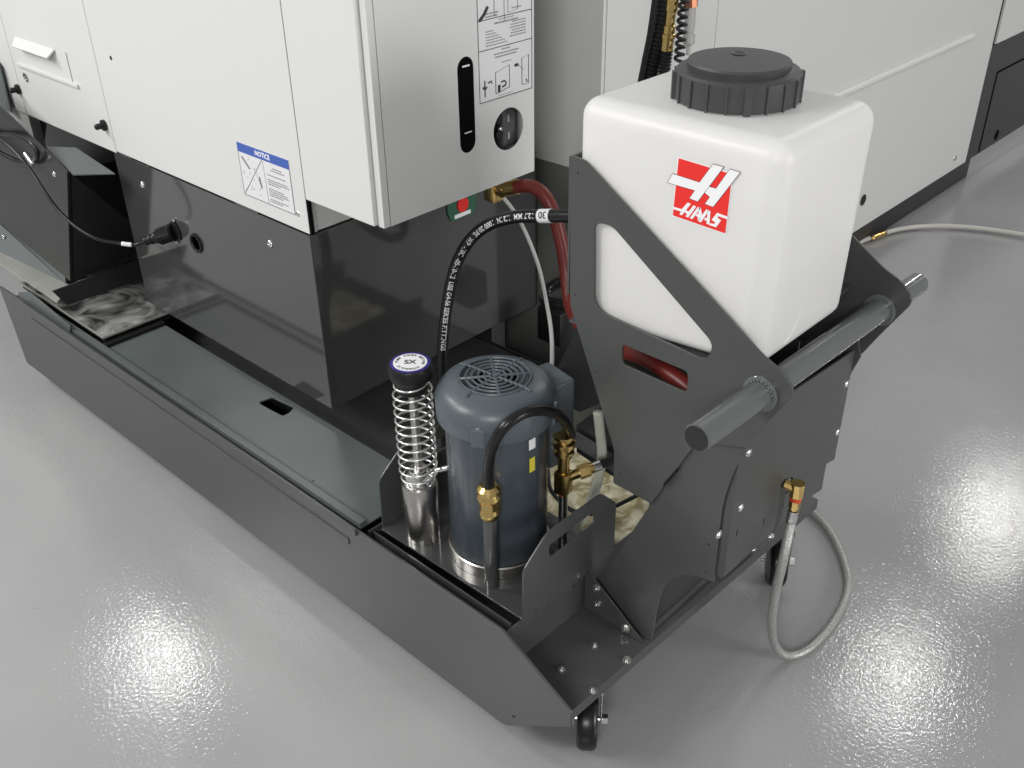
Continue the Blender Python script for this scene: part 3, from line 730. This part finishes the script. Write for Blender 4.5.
add_tube(bm, [Vector((x0+.012, y_, z1-.028)), Vector((x0+.034, y_, z1-.048))], .0022, 6)
obj('label_drawing', bm, INKG, lab)
bm = bmesh.new()
for k, (w, zz) in enumerate([(.032, .079), (.045, .074), (.06, .063), (.066, .053), (.07, .0485), (.04, .044), (.05, .034), (.06, .0295), (.064, .025), (.045, .0205), (.06, .012), (.04, .0075)]):
    xs = mid+.007 if k > 1 else mid+.043-w/2; e_ = xs+w
    while xs < e_:
        l = random.uniform(.003, .009); add_box(bm, (xs, YM-.0011, z0+zz), (min(xs+l, e_), YM-.0009, z0+zz+.0022)); xs += l+.0016
obj('label_text', bm, INKG, lab)

# electrical connector on the plinth + cable
pl = thing('plug_cable', 'black cable with round plug ending at the charcoal plinth', 'cable', at(160, 235, y=YM))
c0 = at(176, 231, y=YM+.003); cd = (at(140, 243, y=.985)-at(176, 231, y=YM)).normalized()
obj('socket_flange', lathe((c0.x, YM+.0025, c0.z), (0, -1, 0), [(.024, 0), (.024, .004), (.019, .005), (0, .005)], 28), BLACK, pl, smooth='auto')
for s in (-1, 1):
    dome((c0.x+s*.004, YM-.001, c0.z+s*.028), (0, -1, 0), .005, pl)
c0 = Vector((c0.x, YM-.003, c0.z))
bm = bmesh.new(); add_lathe(bm, c0, cd, [(.017, 0)]+[x for i in range(8) for x in ((.0205, .003+i*.005), (.019, .0055+i*.005))]+[(.014, .046), (.014, .052), (.010, .053), (.010, .06), (.012, .061), (.012, .066), (.009, .067), (.009, .073), (.0105, .074), (.0105, .08), (.006, .084), (0, .084)], 28)
obj('plug', bm, BLACK, pl, smooth='auto')
ce = c0+cd*.082
Yc = .885
cab = [ce, ce+cd*.03] + [at(u, v, y=yy) for u, v, yy in [(118, 243, .95), (98, 239, .92), (78, 228, .90), (60, 212, .89), (45, 192, Yc), (32, 172, Yc), (18, 155, Yc), (0, 139, Yc), (-30, 118, Yc)]]
cp = spline(cab, 10)
obj('cable', add_tube(bmesh.new(), cp, .0042, 12), RUB, pl, smooth=True)
i0 = min(range(len(cp)), key=lambda i: (cp[i]-at(127, 243, y=.962)).length); i1 = i0+6
obj('cable_marker', add_tube(bmesh.new(), [cp[i] for i in range(max(0, i0-3), i0+4)], .0052, 12), SIGNW, pl, smooth=True, label='white sleeve marker')

# ----------------------------------------------------------- side cabinet
cabt = thing('lubrication_cabinet', 'pale grey wall cabinet with instruction sheet, black sight slot and round window', 'cabinet', (-1.41, 1.25, .806))
XC = -1.3005
obj('front_door', box((-1.5172, YM-.004, .8075), (-1.3175, YM+.008, TOP), .002), WHITE, cabt)
obj('corner_post', box((-1.3160, YM+.0045, .8055), (XC+.0005, YM+.02, TOP), .0015), WHITE, cabt)
sv = round_poly(px([(458, 60), (476, 58), (476, 150), (460, 152)], x=XC), .0)
q0_, q1_ = at(467, 68, x=XC), at(468, 142, x=XC)
ss = [(q0_.y-.004+.0205*math.cos(t), q0_.z+.0205*math.sin(t)) for t in [PI*i/10 for i in range(11)]]+[(q0_.y-.004+.0205*math.cos(t), q1_.z+.0205*math.sin(t)) for t in [PI+PI*i/10 for i in range(11)]]
qc = at(508.5, 129, x=XC); rh = .0405
hc = [(qc.y+rh*1.02*math.cos(2*PI*i/36), qc.z+rh*1.0*math.sin(2*PI*i/36)) for i in range(36)]
obj('side_panel', plate([(YM+.021, .8055), (1.441, .8055), (1.441, TOP), (YM+.021, TOP)], 'x', XC-.0005, .002, [ss, hc], bev=.0005), WHITE, cabt)
obj('cabinet_floor', box((-1.521, YM+.021, .8075), (XC-.002, 1.440, .8095)), WHITE, cabt)
obj('cabinet_back', box((-1.521, 1.4405, .8075), (XC-.002, 1.4425, TOP)), WHITE, cabt)
obj('cabinet_left', box((-1.5225, YM+.021, .8075), (-1.5212, 1.44, TOP)), WHITE2, cabt)
obj('sight_gauge', box((XC-.03, q0_.y-.03, q1_.z-.03), (XC-.002, q0_.y+.03, q0_.z+.03)), VOID, cabt, label='black sight gauge')
obj('gauge_marks', join(add_box(add_box(bmesh.new(), (XC-.0019, q0_.y-.010, q0_.z+.002), (XC-.0013, q0_.y+.008, q0_.z+.005)), (XC-.0019, q0_.y-.010, q1_.z+.016), (XC-.0013, q0_.y+.008, q1_.z+.018)), text_mesh('x', .0001)), SIGNW, cabt)
bk = obj('regulator', box((XC-.05, qc.y-.045, qc.z-.045), (XC-.03, qc.y+.045, qc.z+.045)), GREYG, cabt, label='grey regulator behind round window')
obj('regulator_body', box((XC-.03, qc.y-.006, qc.z-.04), (XC-.012, qc.y+.036, qc.z+.04), .004), GREYG, bk)
for dz in (-.016, .014): obj('regulator_lug', cyl((XC-.026, qc.y-.014, qc.z+dz+.006), (XC-.010, qc.y-.014, qc.z+dz+.006), .009, n=20), BLACK, bk, smooth='auto')
dome((XC-.012, qc.y-.009, qc.z-.002), (1, 0, 0), .0055, bk)
for dz in (-.018, .016): obj('regulator_stripe', box((XC-.012, qc.y+.010, qc.z+dz-.007), (XC-.0112, qc.y+.0145, qc.z+dz+.007)), CHROME, bk)
# instruction sheet
ya, yb = at(478, 60, x=XC).y, at(531.5, 60, x=XC).y; zb0 = at(478.7, 104, x=XC).z
XS = XC+.0006
sheet = obj('instruction_sheet', box((XS, ya, zb0), (XS+.0005, yb, 1.32)), LBL, cabt, label='white instruction sheet with black text and drawings')
z2 = at(478.7, 52, x=XC).z; z3 = at(478, 21.5, x=XC).z
def bx(b, a, c, d, e, t=.0003): return add_box(b, (XS+.0006, a, c), (XS+.0006+t, d, e))
bm = bmesh.new(); w = .0014
for zz in (zb0, z2, z3): bx(bm, ya, zz-w/2, yb, zz+w/2)
bx(bm, ya, zb0, ya+w, 1.32); bx(bm, yb-w, zb0, yb, 1.32)
obj('sheet_rules', bm, INK, sheet)
W = yb-ya
def txtlines(b, rows):
    for (s, e, zz, h) in rows:
        y = ya+W*s
        while y < ya+W*e:
            l = random.uniform(.002, .007); bx(b, y, zz, min(y+l, ya+W*e), zz+h); y += l+.0014
bm = bmesh.new(); H = z3-z2; H2 = z2-zb0
txtlines(bm, [(.38, .66, z3-H*.10, H*.035), (.30, .74, z3-H*.22, H*.06)]+[(.14, .28+.05*k, z2+H*(.58-.095*k), H*.035) for k in range(6)]+[(.62-.02*(k % 3), .88, z2+H*(.72-.095*k), H*.04) for k in range(6)])
txtlines(bm, [(.42, .58, z2-H2*.07, H2*.025), (.28, .74, z2-H2*.14, H2*.025), (.30, .7, z2-H2*.20, H2*.028), (.42, .6, z2-H2*.32, H2*.02), (.35, .62, zb0+H2*.04, H2*.012)])
txtlines(bm, [(.1, .38, z3+.008, .0025), (.14, .34, z3+.003, .0025), (.62, .8, z3+.009, .002), (.6, .86, z3+.035, .003), (.62, .8, z3+.028, .003)])
obj('sheet_text', bm, INKG, sheet)
bm = bmesh.new()
def ln(b, P, r=.0007): add_tube(b, [Vector((XS+.0008, ya+W*p[0], zb0+H2*p[1])) for p in P], r, 5)
ln(bm, [(.3, .1), (.3, .52), (.56, .60), (.56, .16), (.3, .1)]); ln(bm, [(.80, .13), (.80, .66), (.93, .70), (.93, .12), (.80, .13)]); ln(bm, [(.72, .55), (.84, .42)], .0004)
ln(bm, [(.1, .1), (.1, .42)], .0012); ln(bm, [(.36, .12), (.36, .26)], .003); ln(bm, [(.40, .30), (.46, .32), (.49, .28), (.48, .22), (.42, .2)], .0016); ln(bm, [(.16, .36), (.22, .38), (.23, .33)], .0013)
ln(bm, [(.66, .555), (.72, .56)], .003); ln(bm, [(.88, .22), (.90, .16)], .0013); ln(bm, [(.06, .28), (.1, .31), (.14, .28), (.1, .25), (.06, .28)], .0013)
ln(bm, [(.03, 1.57), (.12, 1.68), (.18, 1.80)], .003); ln(bm, [(.3, 1.9), (.3, 1.6), (.36, 1.62)], .0006); ln(bm, [(.55, 1.9), (.55, 1.6), (.73, 1.64), (.73, 1.9)], .0005); ln(bm, [(.48, 1.48), (.48, 1.9)], .0005)
obj('sheet_drawings', bm, INK, sheet)

# --------------------------------------------- small warning sign under it
wq = at(462, 205, x=-1.527)
ws = tag(obj('warning_sign', plate(round_poly([(wq.y-.035, wq.z-.03), (wq.y+.035, wq.z-.03), (wq.y+.045, wq.z-.005), (wq.y+.045, wq.z+.04), (wq.y-.045, wq.z+.04), (wq.y-.045, wq.z-.005)], .005), 'x', -1.5278, .003), GRN), 'small green sign with red dot on the plinth under the wall cabinet', 'sign')
obj('sign_dot', cyl((-1.5262, wq.y, wq.z+.002), (-1.523, wq.y, wq.z+.002), .017, n=24), SIGNR, ws)
obj('sign_strip', box((-1.5262, wq.y-.025, wq.z-.026), (-1.5255, wq.y+.025, wq.z-.017)), SIGNW, ws)

# ------------------------------------------------- right rear enclosure
rm = thing('rear_enclosure', 'pale grey machine enclosure behind the white jug with a raised diagonal rib', 'machine', (-1.9, 3, .05))
XR = -1.362; YQ = at(603, 40, x=-1.362).y; ZR = .1
zq = at(570, 168, y=YQ).z
obj('end_panel', box((-2.6, YQ, zq), (XR-.0005, YQ+.01, TOP), .002), WHITE, rm)
obj('end_plinth', box((-2.6, YQ+.002, .10), (XR-.002, YQ+.012, zq-.002), .001), PLNTH, rm, label='charcoal plinth panel')
ys = at(719, 0, x=XR).y; ye = at(984, 82, x=XR).y
obj('side_panel', box((XR-.02, YQ+.0125, ZR), (XR, ys-.0015, TOP), .0015), WHITE, rm)
obj('side_panel', box((XR-.02, ys+.0015, ZR), (XR, ye, TOP), .002), WHITE, rm)
obj('seam', box((XR-.018, ys-.0016, ZR+.003), (XR-.004, ys+.0016, TOP)), VOID, rm)
# raised horizontal rib (drip rail)
ra, rb = at(826, 100, x=XR+.004), at(972, 38, x=XR+.004)
obj('drip_rail', tube([Vector((XR+.002, ra.y-.9, (ra.z+rb.z)/2)), Vector((XR+.002, rb.y, (ra.z+rb.z)/2))], .0125, 16, smooth=False), WHITE, rm, smooth='auto')
z4 = at(992, 46, x=XR-.002).z
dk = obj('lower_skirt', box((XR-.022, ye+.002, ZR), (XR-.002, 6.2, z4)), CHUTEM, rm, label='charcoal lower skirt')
obj('skirt_foot', box((XR-.10, 5.9, 0), (XR-.04, 6.0, ZR-.001)), BLACK, rm)
obj('upper_panel', box((XR-.022, ye+.03, z4+.003), (XR+.002, 6.2, TOP)), WHITE, rm)
obj('hinge_gap', box((XR-.022, ye+.0005, z4+.001), (XR-.006, ye+.03, TOP)), VOID, rm)
yd = at(979, 150, x=XR).y; 
obj('door_line', box((XR-.0025, yd, ZR+.005), (XR-.0008, yd+.012, at(995, 75, x=XR).z)), VOID, dk)
zd = at(995, 75, x=XR).z; obj('door_line', box((XR-.0025, yd, zd), (XR-.0008, 6.1, zd+.008)), VOID, dk)
q = at(997, 135, x=XR); obj('round_hole', cyl((XR-.003, q.y, q.z), (XR-.0008, q.y, q.z), .022, n=20), VOID, dk)
for (u, v) in [(955, 158)]: dome(at(u, v, x=XR), (1, 0, 0), .012, rm)
q = at(863, 200, x=XR); obj('plug_hole', cyl((XR-.0005, q.y, q.z), (XR+.002, q.y, q.z), .02, n=20), BLACK, rm)
obj('undercarriage', box((-2.4, YQ+.1, .0), (XR-.022, ye+.12, ZR-.001)), CHUTEM, rm)
# dark machine underside between the two machines
obj('machine_foot', box((-1.72, 1.63, .0), (-1.62, 1.68, .32), .004), GREY, mach)

# ------------------------------------------------ chip chute at far left
YCH = .93
A0 = at(70, 281, y=YCH); B0 = at(67, 172, y=YCH); nrm = Vector((0, -1, 0))
C0 = at(0, 106, y=YCH); D0 = at(0, 223, y=YCH)
C0 = B0+(C0-B0)*1.6; D0 = A0+(D0-A0)*1.6
chute = thing('chip_chute', 'sloping charcoal chip chute at the left edge below the machine', 'chute', (-2.7, 1.0, .3))
def prism(P, v, bev=0):
    b = bmesh.new(); F1 = [b.verts.new(p) for p in P]; E1 = [b.verts.new(p+v) for p in P]; n = len(P)
    b.faces.new(F1); b.faces.new(E1[::-1])
    for i in range(n): b.faces.new((F1[i], E1[i], E1[(i+1) % n], F1[(i+1) % n]))
    return b
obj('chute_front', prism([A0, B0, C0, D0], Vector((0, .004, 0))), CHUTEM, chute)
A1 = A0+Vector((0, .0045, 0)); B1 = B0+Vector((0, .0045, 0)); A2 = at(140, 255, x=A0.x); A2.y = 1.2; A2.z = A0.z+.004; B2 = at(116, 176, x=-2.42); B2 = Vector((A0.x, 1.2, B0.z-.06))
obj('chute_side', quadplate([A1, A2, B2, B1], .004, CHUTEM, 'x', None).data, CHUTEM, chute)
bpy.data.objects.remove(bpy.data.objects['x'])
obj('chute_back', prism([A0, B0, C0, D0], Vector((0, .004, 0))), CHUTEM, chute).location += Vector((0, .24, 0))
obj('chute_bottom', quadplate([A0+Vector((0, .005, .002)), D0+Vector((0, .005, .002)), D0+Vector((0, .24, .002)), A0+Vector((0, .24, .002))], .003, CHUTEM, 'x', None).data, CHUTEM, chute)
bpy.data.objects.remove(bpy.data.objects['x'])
ft = at(67, 172, x=-2.42)
zf = B0.z-.004
quadplate([at(46, 147, z=zf+.01), at(76, 148, z=zf+.01), at(115, 174, z=zf), at(73, 175, z=zf)], .003, GREY2, 'top_flange', chute)
lp = px([(52, 291), (138, 259), (146, 277), (67, 305)], x=-2.40)
obj('outlet_lip', plate(lp, 'x', -2.40, .003), CHUTEM, chute)
for (u, v) in [(54, 174), (3, 237)]: dome(on_plane(u, v, A0-nrm*.0 , nrm), (0, -1, .1), .0075, chute)
q = on_plane(40, 161, A0, nrm); 
hood = quadplate([on_plane(-20, 40, A0+Vector((0, .10, 0)), nrm), on_plane(0, 66, A0+Vector((0, .10, 0)), nrm), on_plane(12, 112, A0+Vector((0, .10, 0)), nrm), on_plane(-20, 100, A0+Vector((0, .10, 0)), nrm)], .004, GREY2, 'hood_edge', chute)
# cable loop hanging on the chute
cl = thing('cable_loop', 'thick black looped cable with silver connector on the chip chute', 'cable', on_plane(40, 160, A0, nrm))
nn = Vector((0, -1, 0))
def onch(u, v, o=.012): return on_plane(u, v, A0, nrm)+nn*o
obj('cable', tube([onch(-25, 126), onch(0, 133), onch(20, 134), onch(36, 142), onch(42, 152), onch(38, 162), onch(25, 161), onch(10, 152, .02), onch(-8, 140, .02), onch(-25, 128, .02)], .0062, 12), RUB, cl, smooth=True)
obj('connector', tube([onch(33, 152, .018), onch(38, 158, .02), onch(43, 163, .022)], .007, 14, smooth=False), CHROME, cl, smooth='auto', label='silver connector')
# pale trough under the chute
tr_ = thing('pale_trough', 'pale bare metal trough under the chip chute at the left edge', 'trough', (-2.7, .9, .35))
zt = .345
quadplate([at(-20, 250, z=zt), at(-20, 243, z=zt), at(18, 255, z=zt), at(70, 286, z=zt), at(57, 303, z=zt)], .003, TROUGH, 'trough_floor', tr_)
tb = at(18, 255, z=zt); tb2 = at(66, 284, z=zt)
quadplate([at(-20, 243, z=zt), tb2, tb2+Vector((0, .004, .02)), at(0, 222, y=.96)+Vector((0, .0, 0)), at(-20, 205, y=.96)], .003, GREY2, 'trough_wall', tr_)
# filter tray with plastic sheet
ft_ = thing('filter_tray', 'shallow filter tray covered in wet crumpled plastic, left end of tank', 'tray', (-2.45, .97, .30))
b = bmesh.new(); nx, ny = 40, 26; X0, X1, Y0, Y1 = -2.70, -2.232, .882, 1.20
import mathutils
G = [[b.verts.new((X0+(X1-X0)*i/nx, Y0+(Y1-Y0)*j/ny, .309+.007*mathutils.noise.noise(Vector((i*.17, j*.25, 0)))*(0 if i in (0, nx) or j == 0 else 1))) for j in range(ny+1)] for i in range(nx+1)]
for i in range(nx):
    for j in range(ny): b.faces.new((G[i][j], G[i+1][j], G[i+1][j+1], G[i][j+1]))
obj('plastic_sheet', b, SHEET, ft_, smooth=True, label='wet grey plastic sheet')
bm = bmesh.new(); add_box(bm, (X1-.001, Y0-.002, .306), (X1+.001, Y1, .3115)); add_box(bm, (X0, Y0-.0035, .306), (X1+.001, Y0-.0015, .3115))
obj('tray_rim', bm, TROUGH, ft_, label='pale rim')
bm = bmesh.new(); add_box(bm, (X0, Y0+.002, .292), (X1, Y1, .299)); add_box(bm, (X1+.004, .874, .2905), (X1+.022, 1.036, .299), .001)
obj('tray_frame', bm, BLACK, ft_)
# ===================================================== background hoses
P = [at(443, 385, y=1.19), at(443, 345, y=1.2), at(447, 305, y=1.215), at(455, 268, y=1.22), at(470, 240, y=1.225), at(490, 224, y=1.23), at(515, 217, y=1.235), at(545, 216, y=1.24), at(571, 216, y=1.245), at(600, 218, y=1.25)]
P = [Vector((P[0].x, P[0].y, .225))] + P
fh = thing('coolant_feed_hose', 'black printed rubber hose arching up behind the motor to the stand', 'hose', P[0])
cp = spline(P, 12); rH = .0118
obj('hose_tube', add_tube(bmesh.new(), cp, rH, 20), RUB, fh, smooth=True)
bm = bmesh.new(); dists = 0
rev = cp[::-1]
L = sum((cp[i+1]-cp[i]).length for i in range(len(cp)-1))
bm = hose_text(bm, '12.7 MM  1/2 IN  1000 20 PSI  WP  -10C  -05-10-12  USE G4-S6 SERIES FITTINGS', .0135, rev, rH, L*.16, (.75, -.65, .45))
obj('hose_print', bm, LBL, fh, label='pale printed lettering')
i0 = min(range(len(cp)), key=lambda i: (cp[i]-at(546, 216, y=1.24)).length)
obj('hose_marker', add_tube(bmesh.new(), cp[i0-2:i0+4], rH+.0008, 20), SIGNW, fh, smooth=True, label='white marker sleeve')
sl_ = sum((cp[k+1]-cp[k]).length for k in range(i0+3, len(cp)-1))
obj('marker_number', hose_text(bmesh.new(), '30', .017, rev, rH+.0008, sl_+.004, (.62, -.6, .5)), INK, fh)
rh_ = thing('red_air_hose', 'red rubber hose with brass elbow under the wall cabinet', 'hose', at(500, 190, y=1.4))
RP = [at(516, 187, y=1.40), at(530, 186, y=1.40), at(543, 194, y=1.40), at(553, 212, y=1.40), at(562, 245, y=1.40), at(567, 280, y=1.39), at(572, 310, y=1.36), at(590, 335, y=1.30), at(618, 348, y=1.2), at(648, 360, y=1.15), at(684, 384, y=1.13), at(720, 415, y=1.13)]
obj('hose_tube', tube(RP, .0135, 18), RED, rh_, smooth=True)
a, d = at(516, 187, y=1.40), (at(500, 190, y=1.40)-at(516, 187, y=1.40)).normalized()
bm = bmesh.new(); add_cyl(bm, a-d*.004, a+d*.028, .0155, n=20)
add_cyl(bm, a+d*.028, a+d*.044, .017, n=6); add_cyl(bm, a+d*.044, a+d*.062, .012, n=16)
b2 = a+d*.068; add_box(bm, b2-Vector((.015, .015, .02)), b2+Vector((.015, .015, .03)), .003); add_cyl(bm, b2+Vector((0, 0, .02)), b2+Vector((0, 0, .06)), .011, n=16)
obj('elbow_fitting', bm, BRASS, rh_, smooth='auto', label='brass elbow fitting')
tag(obj('air_line', tube([at(502, 196, y=1.42), at(515, 213, y=1.42), at(528, 238, y=1.42), at(539, 268, y=1.41), at(546, 300, y=1.38), at(551, 330, y=1.34), at(552, 360, y=1.28), at(550, 380, y=1.22)], .0042, 10), TUBEW, smooth=True), 'thin pale grey air line crossing behind the black printed hose', 'tube')
tag(obj('elbow_hose', tube([at(585, 272, y=1.50), at(570, 277, y=1.50), at(556, 284, y=1.49), at(546, 292, y=1.47), at(545, 300, y=1.45), at(555, 304, y=1.44), at(570, 305, y=1.44), at(590, 305, y=1.44)], .0125, 14), RUB, smooth=True), 'thick black hose elbow turning back left of the stand', 'hose')
q = at(553, 324, y=1.60)
tag(obj('junction_box', box((q.x-.035, 1.58, q.z-.045), (q.x+.04, 1.64, q.z+.045), .006), BLACK, smooth='auto'), 'small black junction box in shadow left of the stand', 'box')
# bracket panels behind the motor
bp_ = thing('pump_guard', 'dark folded guard plates standing between motor and stand', 'guard', at(585, 440, y=1.27))
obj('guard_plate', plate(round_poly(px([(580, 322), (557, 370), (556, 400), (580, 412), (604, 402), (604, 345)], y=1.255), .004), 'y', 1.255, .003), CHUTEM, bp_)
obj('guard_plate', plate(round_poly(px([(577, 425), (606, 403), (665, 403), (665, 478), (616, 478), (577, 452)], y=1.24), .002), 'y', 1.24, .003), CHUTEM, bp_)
obj('guard_foot', plate(round_poly(px([(545, 452), (577, 432), (620, 458), (620, 478), (600, 462), (577, 447), (548, 462)], y=1.232), .002), 'y', 1.232, .003), GREY, bp_)
gq = at(655, 470, y=1.245)
obj('guard_post', box((gq.x-.005, 1.2420, .23), (gq.x+.005, 1.25, gq.z+.06)), GREY, bp_)

# corrugated conduits above/behind the jug
def corrugated(pts, r, pitch, amp):
    P = spline(pts, 60); L = [0]
    for i in range(1, len(P)): L.append(L[-1]+(P[i]-P[i-1]).length)
    n = int(L[-1]/pitch*6); Q = []; j = 0
    for k in range(n+1):
        l = L[-1]*k/n
        while j < len(L)-2 and L[j+1] < l: j += 1
        Q.append(P[j].lerp(P[j+1], (l-L[j])/max(1e-9, L[j+1]-L[j])))
    return add_tube(bmesh.new(), Q, lambda i: r+amp*(1 if i % 6 < 3 else -1), 14)
YT = 1.58
c1 = [at(668, -40, y=YT), at(665, 0, y=YT), at(660, 35, y=YT), at(652, 70, y=YT), at(646, 100, y=YT), at(642, 150, y=YT)]
tag(obj('corrugated_conduit', corrugated(c1, .0135, .0078, .0016), BLACK, smooth=False), 'leftmost thick corrugated black conduit hanging behind the jug cap', 'conduit')
c2 = [at(667, 50, y=YT), at(664, 75, y=YT), at(662, 110, y=YT), at(660, 150, y=YT)]
cf = thing('fitted_conduit', 'corrugated black conduit with yellow brass connector behind the jug cap', 'conduit', at(667, 50, y=YT))
obj('conduit_sleeve', corrugated(c2, .0105, .0065, .0013), BLACK, cf)
g0, g1 = at(666.5, 50, y=YT), at(673, -5, y=YT); gd = (g1-g0).normalized()
obj('connector', lathe(g0, gd, [(.0, 0), (.012, 0), (.012, .022), (.0135, .023), (.0135, .030), (.0115, .031), (.0115, .045), (.0095, .046), (.0095, .07), (.0115, .071), (.0115, .10), (0, .10)], 24), BRASS, cf, smooth='auto', label='yellow brass connector')
tag(obj('smooth_cable', tube([at(659, -40, y=YT-.02), at(655, 0, y=YT-.02), at(650, 35, y=YT-.02), at(644, 65, y=YT-.02), at(639, 95, y=YT-.02), at(636, 150, y=YT-.02)], .006, 12), RUB, smooth=True), 'smooth black cable left of the corrugated conduits behind the jug', 'cable')
P = []; a, b_ = at(686, -30, y=YT), at(679, 62, y=YT)
for i in range(12*20+1):
    t = i/20; f_ = t/12; c = a.lerp(b_, f_); P.append(c+RT*.0075*math.cos(2*PI*t)+fwd.xy.to_3d().normalized()*.0075*math.sin(2*PI*t))
P += [b_+Vector((0, 0, -.03)), b_+Vector((0, .0, -.10))]
tag(obj('coiled_tube', add_tube(bmesh.new(), P, .0032, 8), RUB, smooth=True), 'thin coiled black tube right of the brass connector', 'tube')
fl = thing('clear_filter', 'small clear filter tube with copper top beside the coiled black tube', 'filter', at(692, 20, y=YT+.03))
g0, g1 = at(688, 55, y=YT+.03), at(692, -20, y=YT+.03); gd = (g1-g0).normalized(); LL = (g1-g0).length
obj('filter_bowl', lathe(g0, gd, [(0, 0), (.004, 0), (.004, LL*.12), (.011, LL*.16), (.011, LL*.3), (.008, LL*.32), (.010, LL*.36), (.010, LL*.65), (0, LL*.65)], 20), mat('smoky_clear', (.6, .6, .6), .15, trans=.5), fl, smooth='auto')
obj('filter_head', lathe(g0+gd*LL*.651, gd, [(0, 0), (.013, 0), (.013, LL*.3), (0, LL*.3)], 8), mat('copper', (.5, .22, .13), .35, 1), fl, label='copper coloured top')

# cable on the floor, right
fc = thing('floor_cable', 'pale cable with brass joint curving over the floor at right', 'cable', at(880, 235, z=.01))
FP = [at(u, v, z=.014) for u, v in [(845, 252), (858, 243), (876, 236), (900, 229), (930, 226), (965, 227), (1000, 231), (1040, 238), (1100, 250)]]
cpf = spline(FP, 10)
obj('cable', add_tube(bmesh.new(), cpf, .0085, 12), mat('pale_cable', (.5, .49, .44), .4), fc, smooth=True)
obj('cable_joint', add_tube(bmesh.new(), spline([at(871, 238.5, z=.015), at(878, 235.6, z=.015), at(885, 233, z=.015)], 4), .0105, 12), BRASS, fc, smooth=True, label='brass joint')

# =============================================================== lighting
w = bpy.data.worlds.new('world'); bpy.context.scene.world = w; w.use_nodes = True
w.node_tree.nodes['Background'].inputs[0].default_value = (.97, .985, 1, 1); w.node_tree.nodes['Background'].inputs[1].default_value = .32
def lamp(x, y, z, sx, sy, power, aim=None):
    l = bpy.data.lights.new('ceiling_or_fill_lamp', 'AREA'); l.shape = 'RECTANGLE'; l.size = sx; l.size_y = sy; l.energy = power; l.color = (1, .985, .96)
    o = bpy.data.objects.new('ceiling_or_fill_lamp', l); C.objects.link(o); o.location = (x, y, z)
    if aim: o.rotation_euler = (Vector(aim)-Vector((x, y, z))).to_track_quat('-Z', 'Y').to_euler()
lamp(-4.75, 1.74, 3.3, .26, .4, 16)
lamp(-1.4, 6.6, 3.3, .5, .3, 22)
lamp(-1.25, 4.7, 3.3, .4, .25, 15)
lamp(-8.3, 2.3, 3.3, .4, .5, 16)
lamp(-2.8, -2.0, 3.2, 1.4, 1.0, 92, (-1.8, 1, .6))
lamp(-4.6, -.8, 3.3, 1.2, .6, 98)
lamp(4.2, 2.4, 1.7, 2.0, 1.4, 118, (-1.2, 2.0, .9))  # added low fill, no fixture there; brightens the faces turned to +x
lamp(1.4, -2.4, 2.6, 1.2, .8, 75, (-1.3, 1.6, .9))  # added fill, not a ceiling fixture; brightens the rear end panel
lamp(.3, 7.8, 3.3, 1.0, .5, 40)

sc = bpy.context.scene
sc.view_settings.view_transform = 'Standard'; sc.view_settings.look = 'None'; sc.view_settings.gamma = 1; sc.view_settings.use_curve_mapping = False
sc.view_settings.exposure = 0
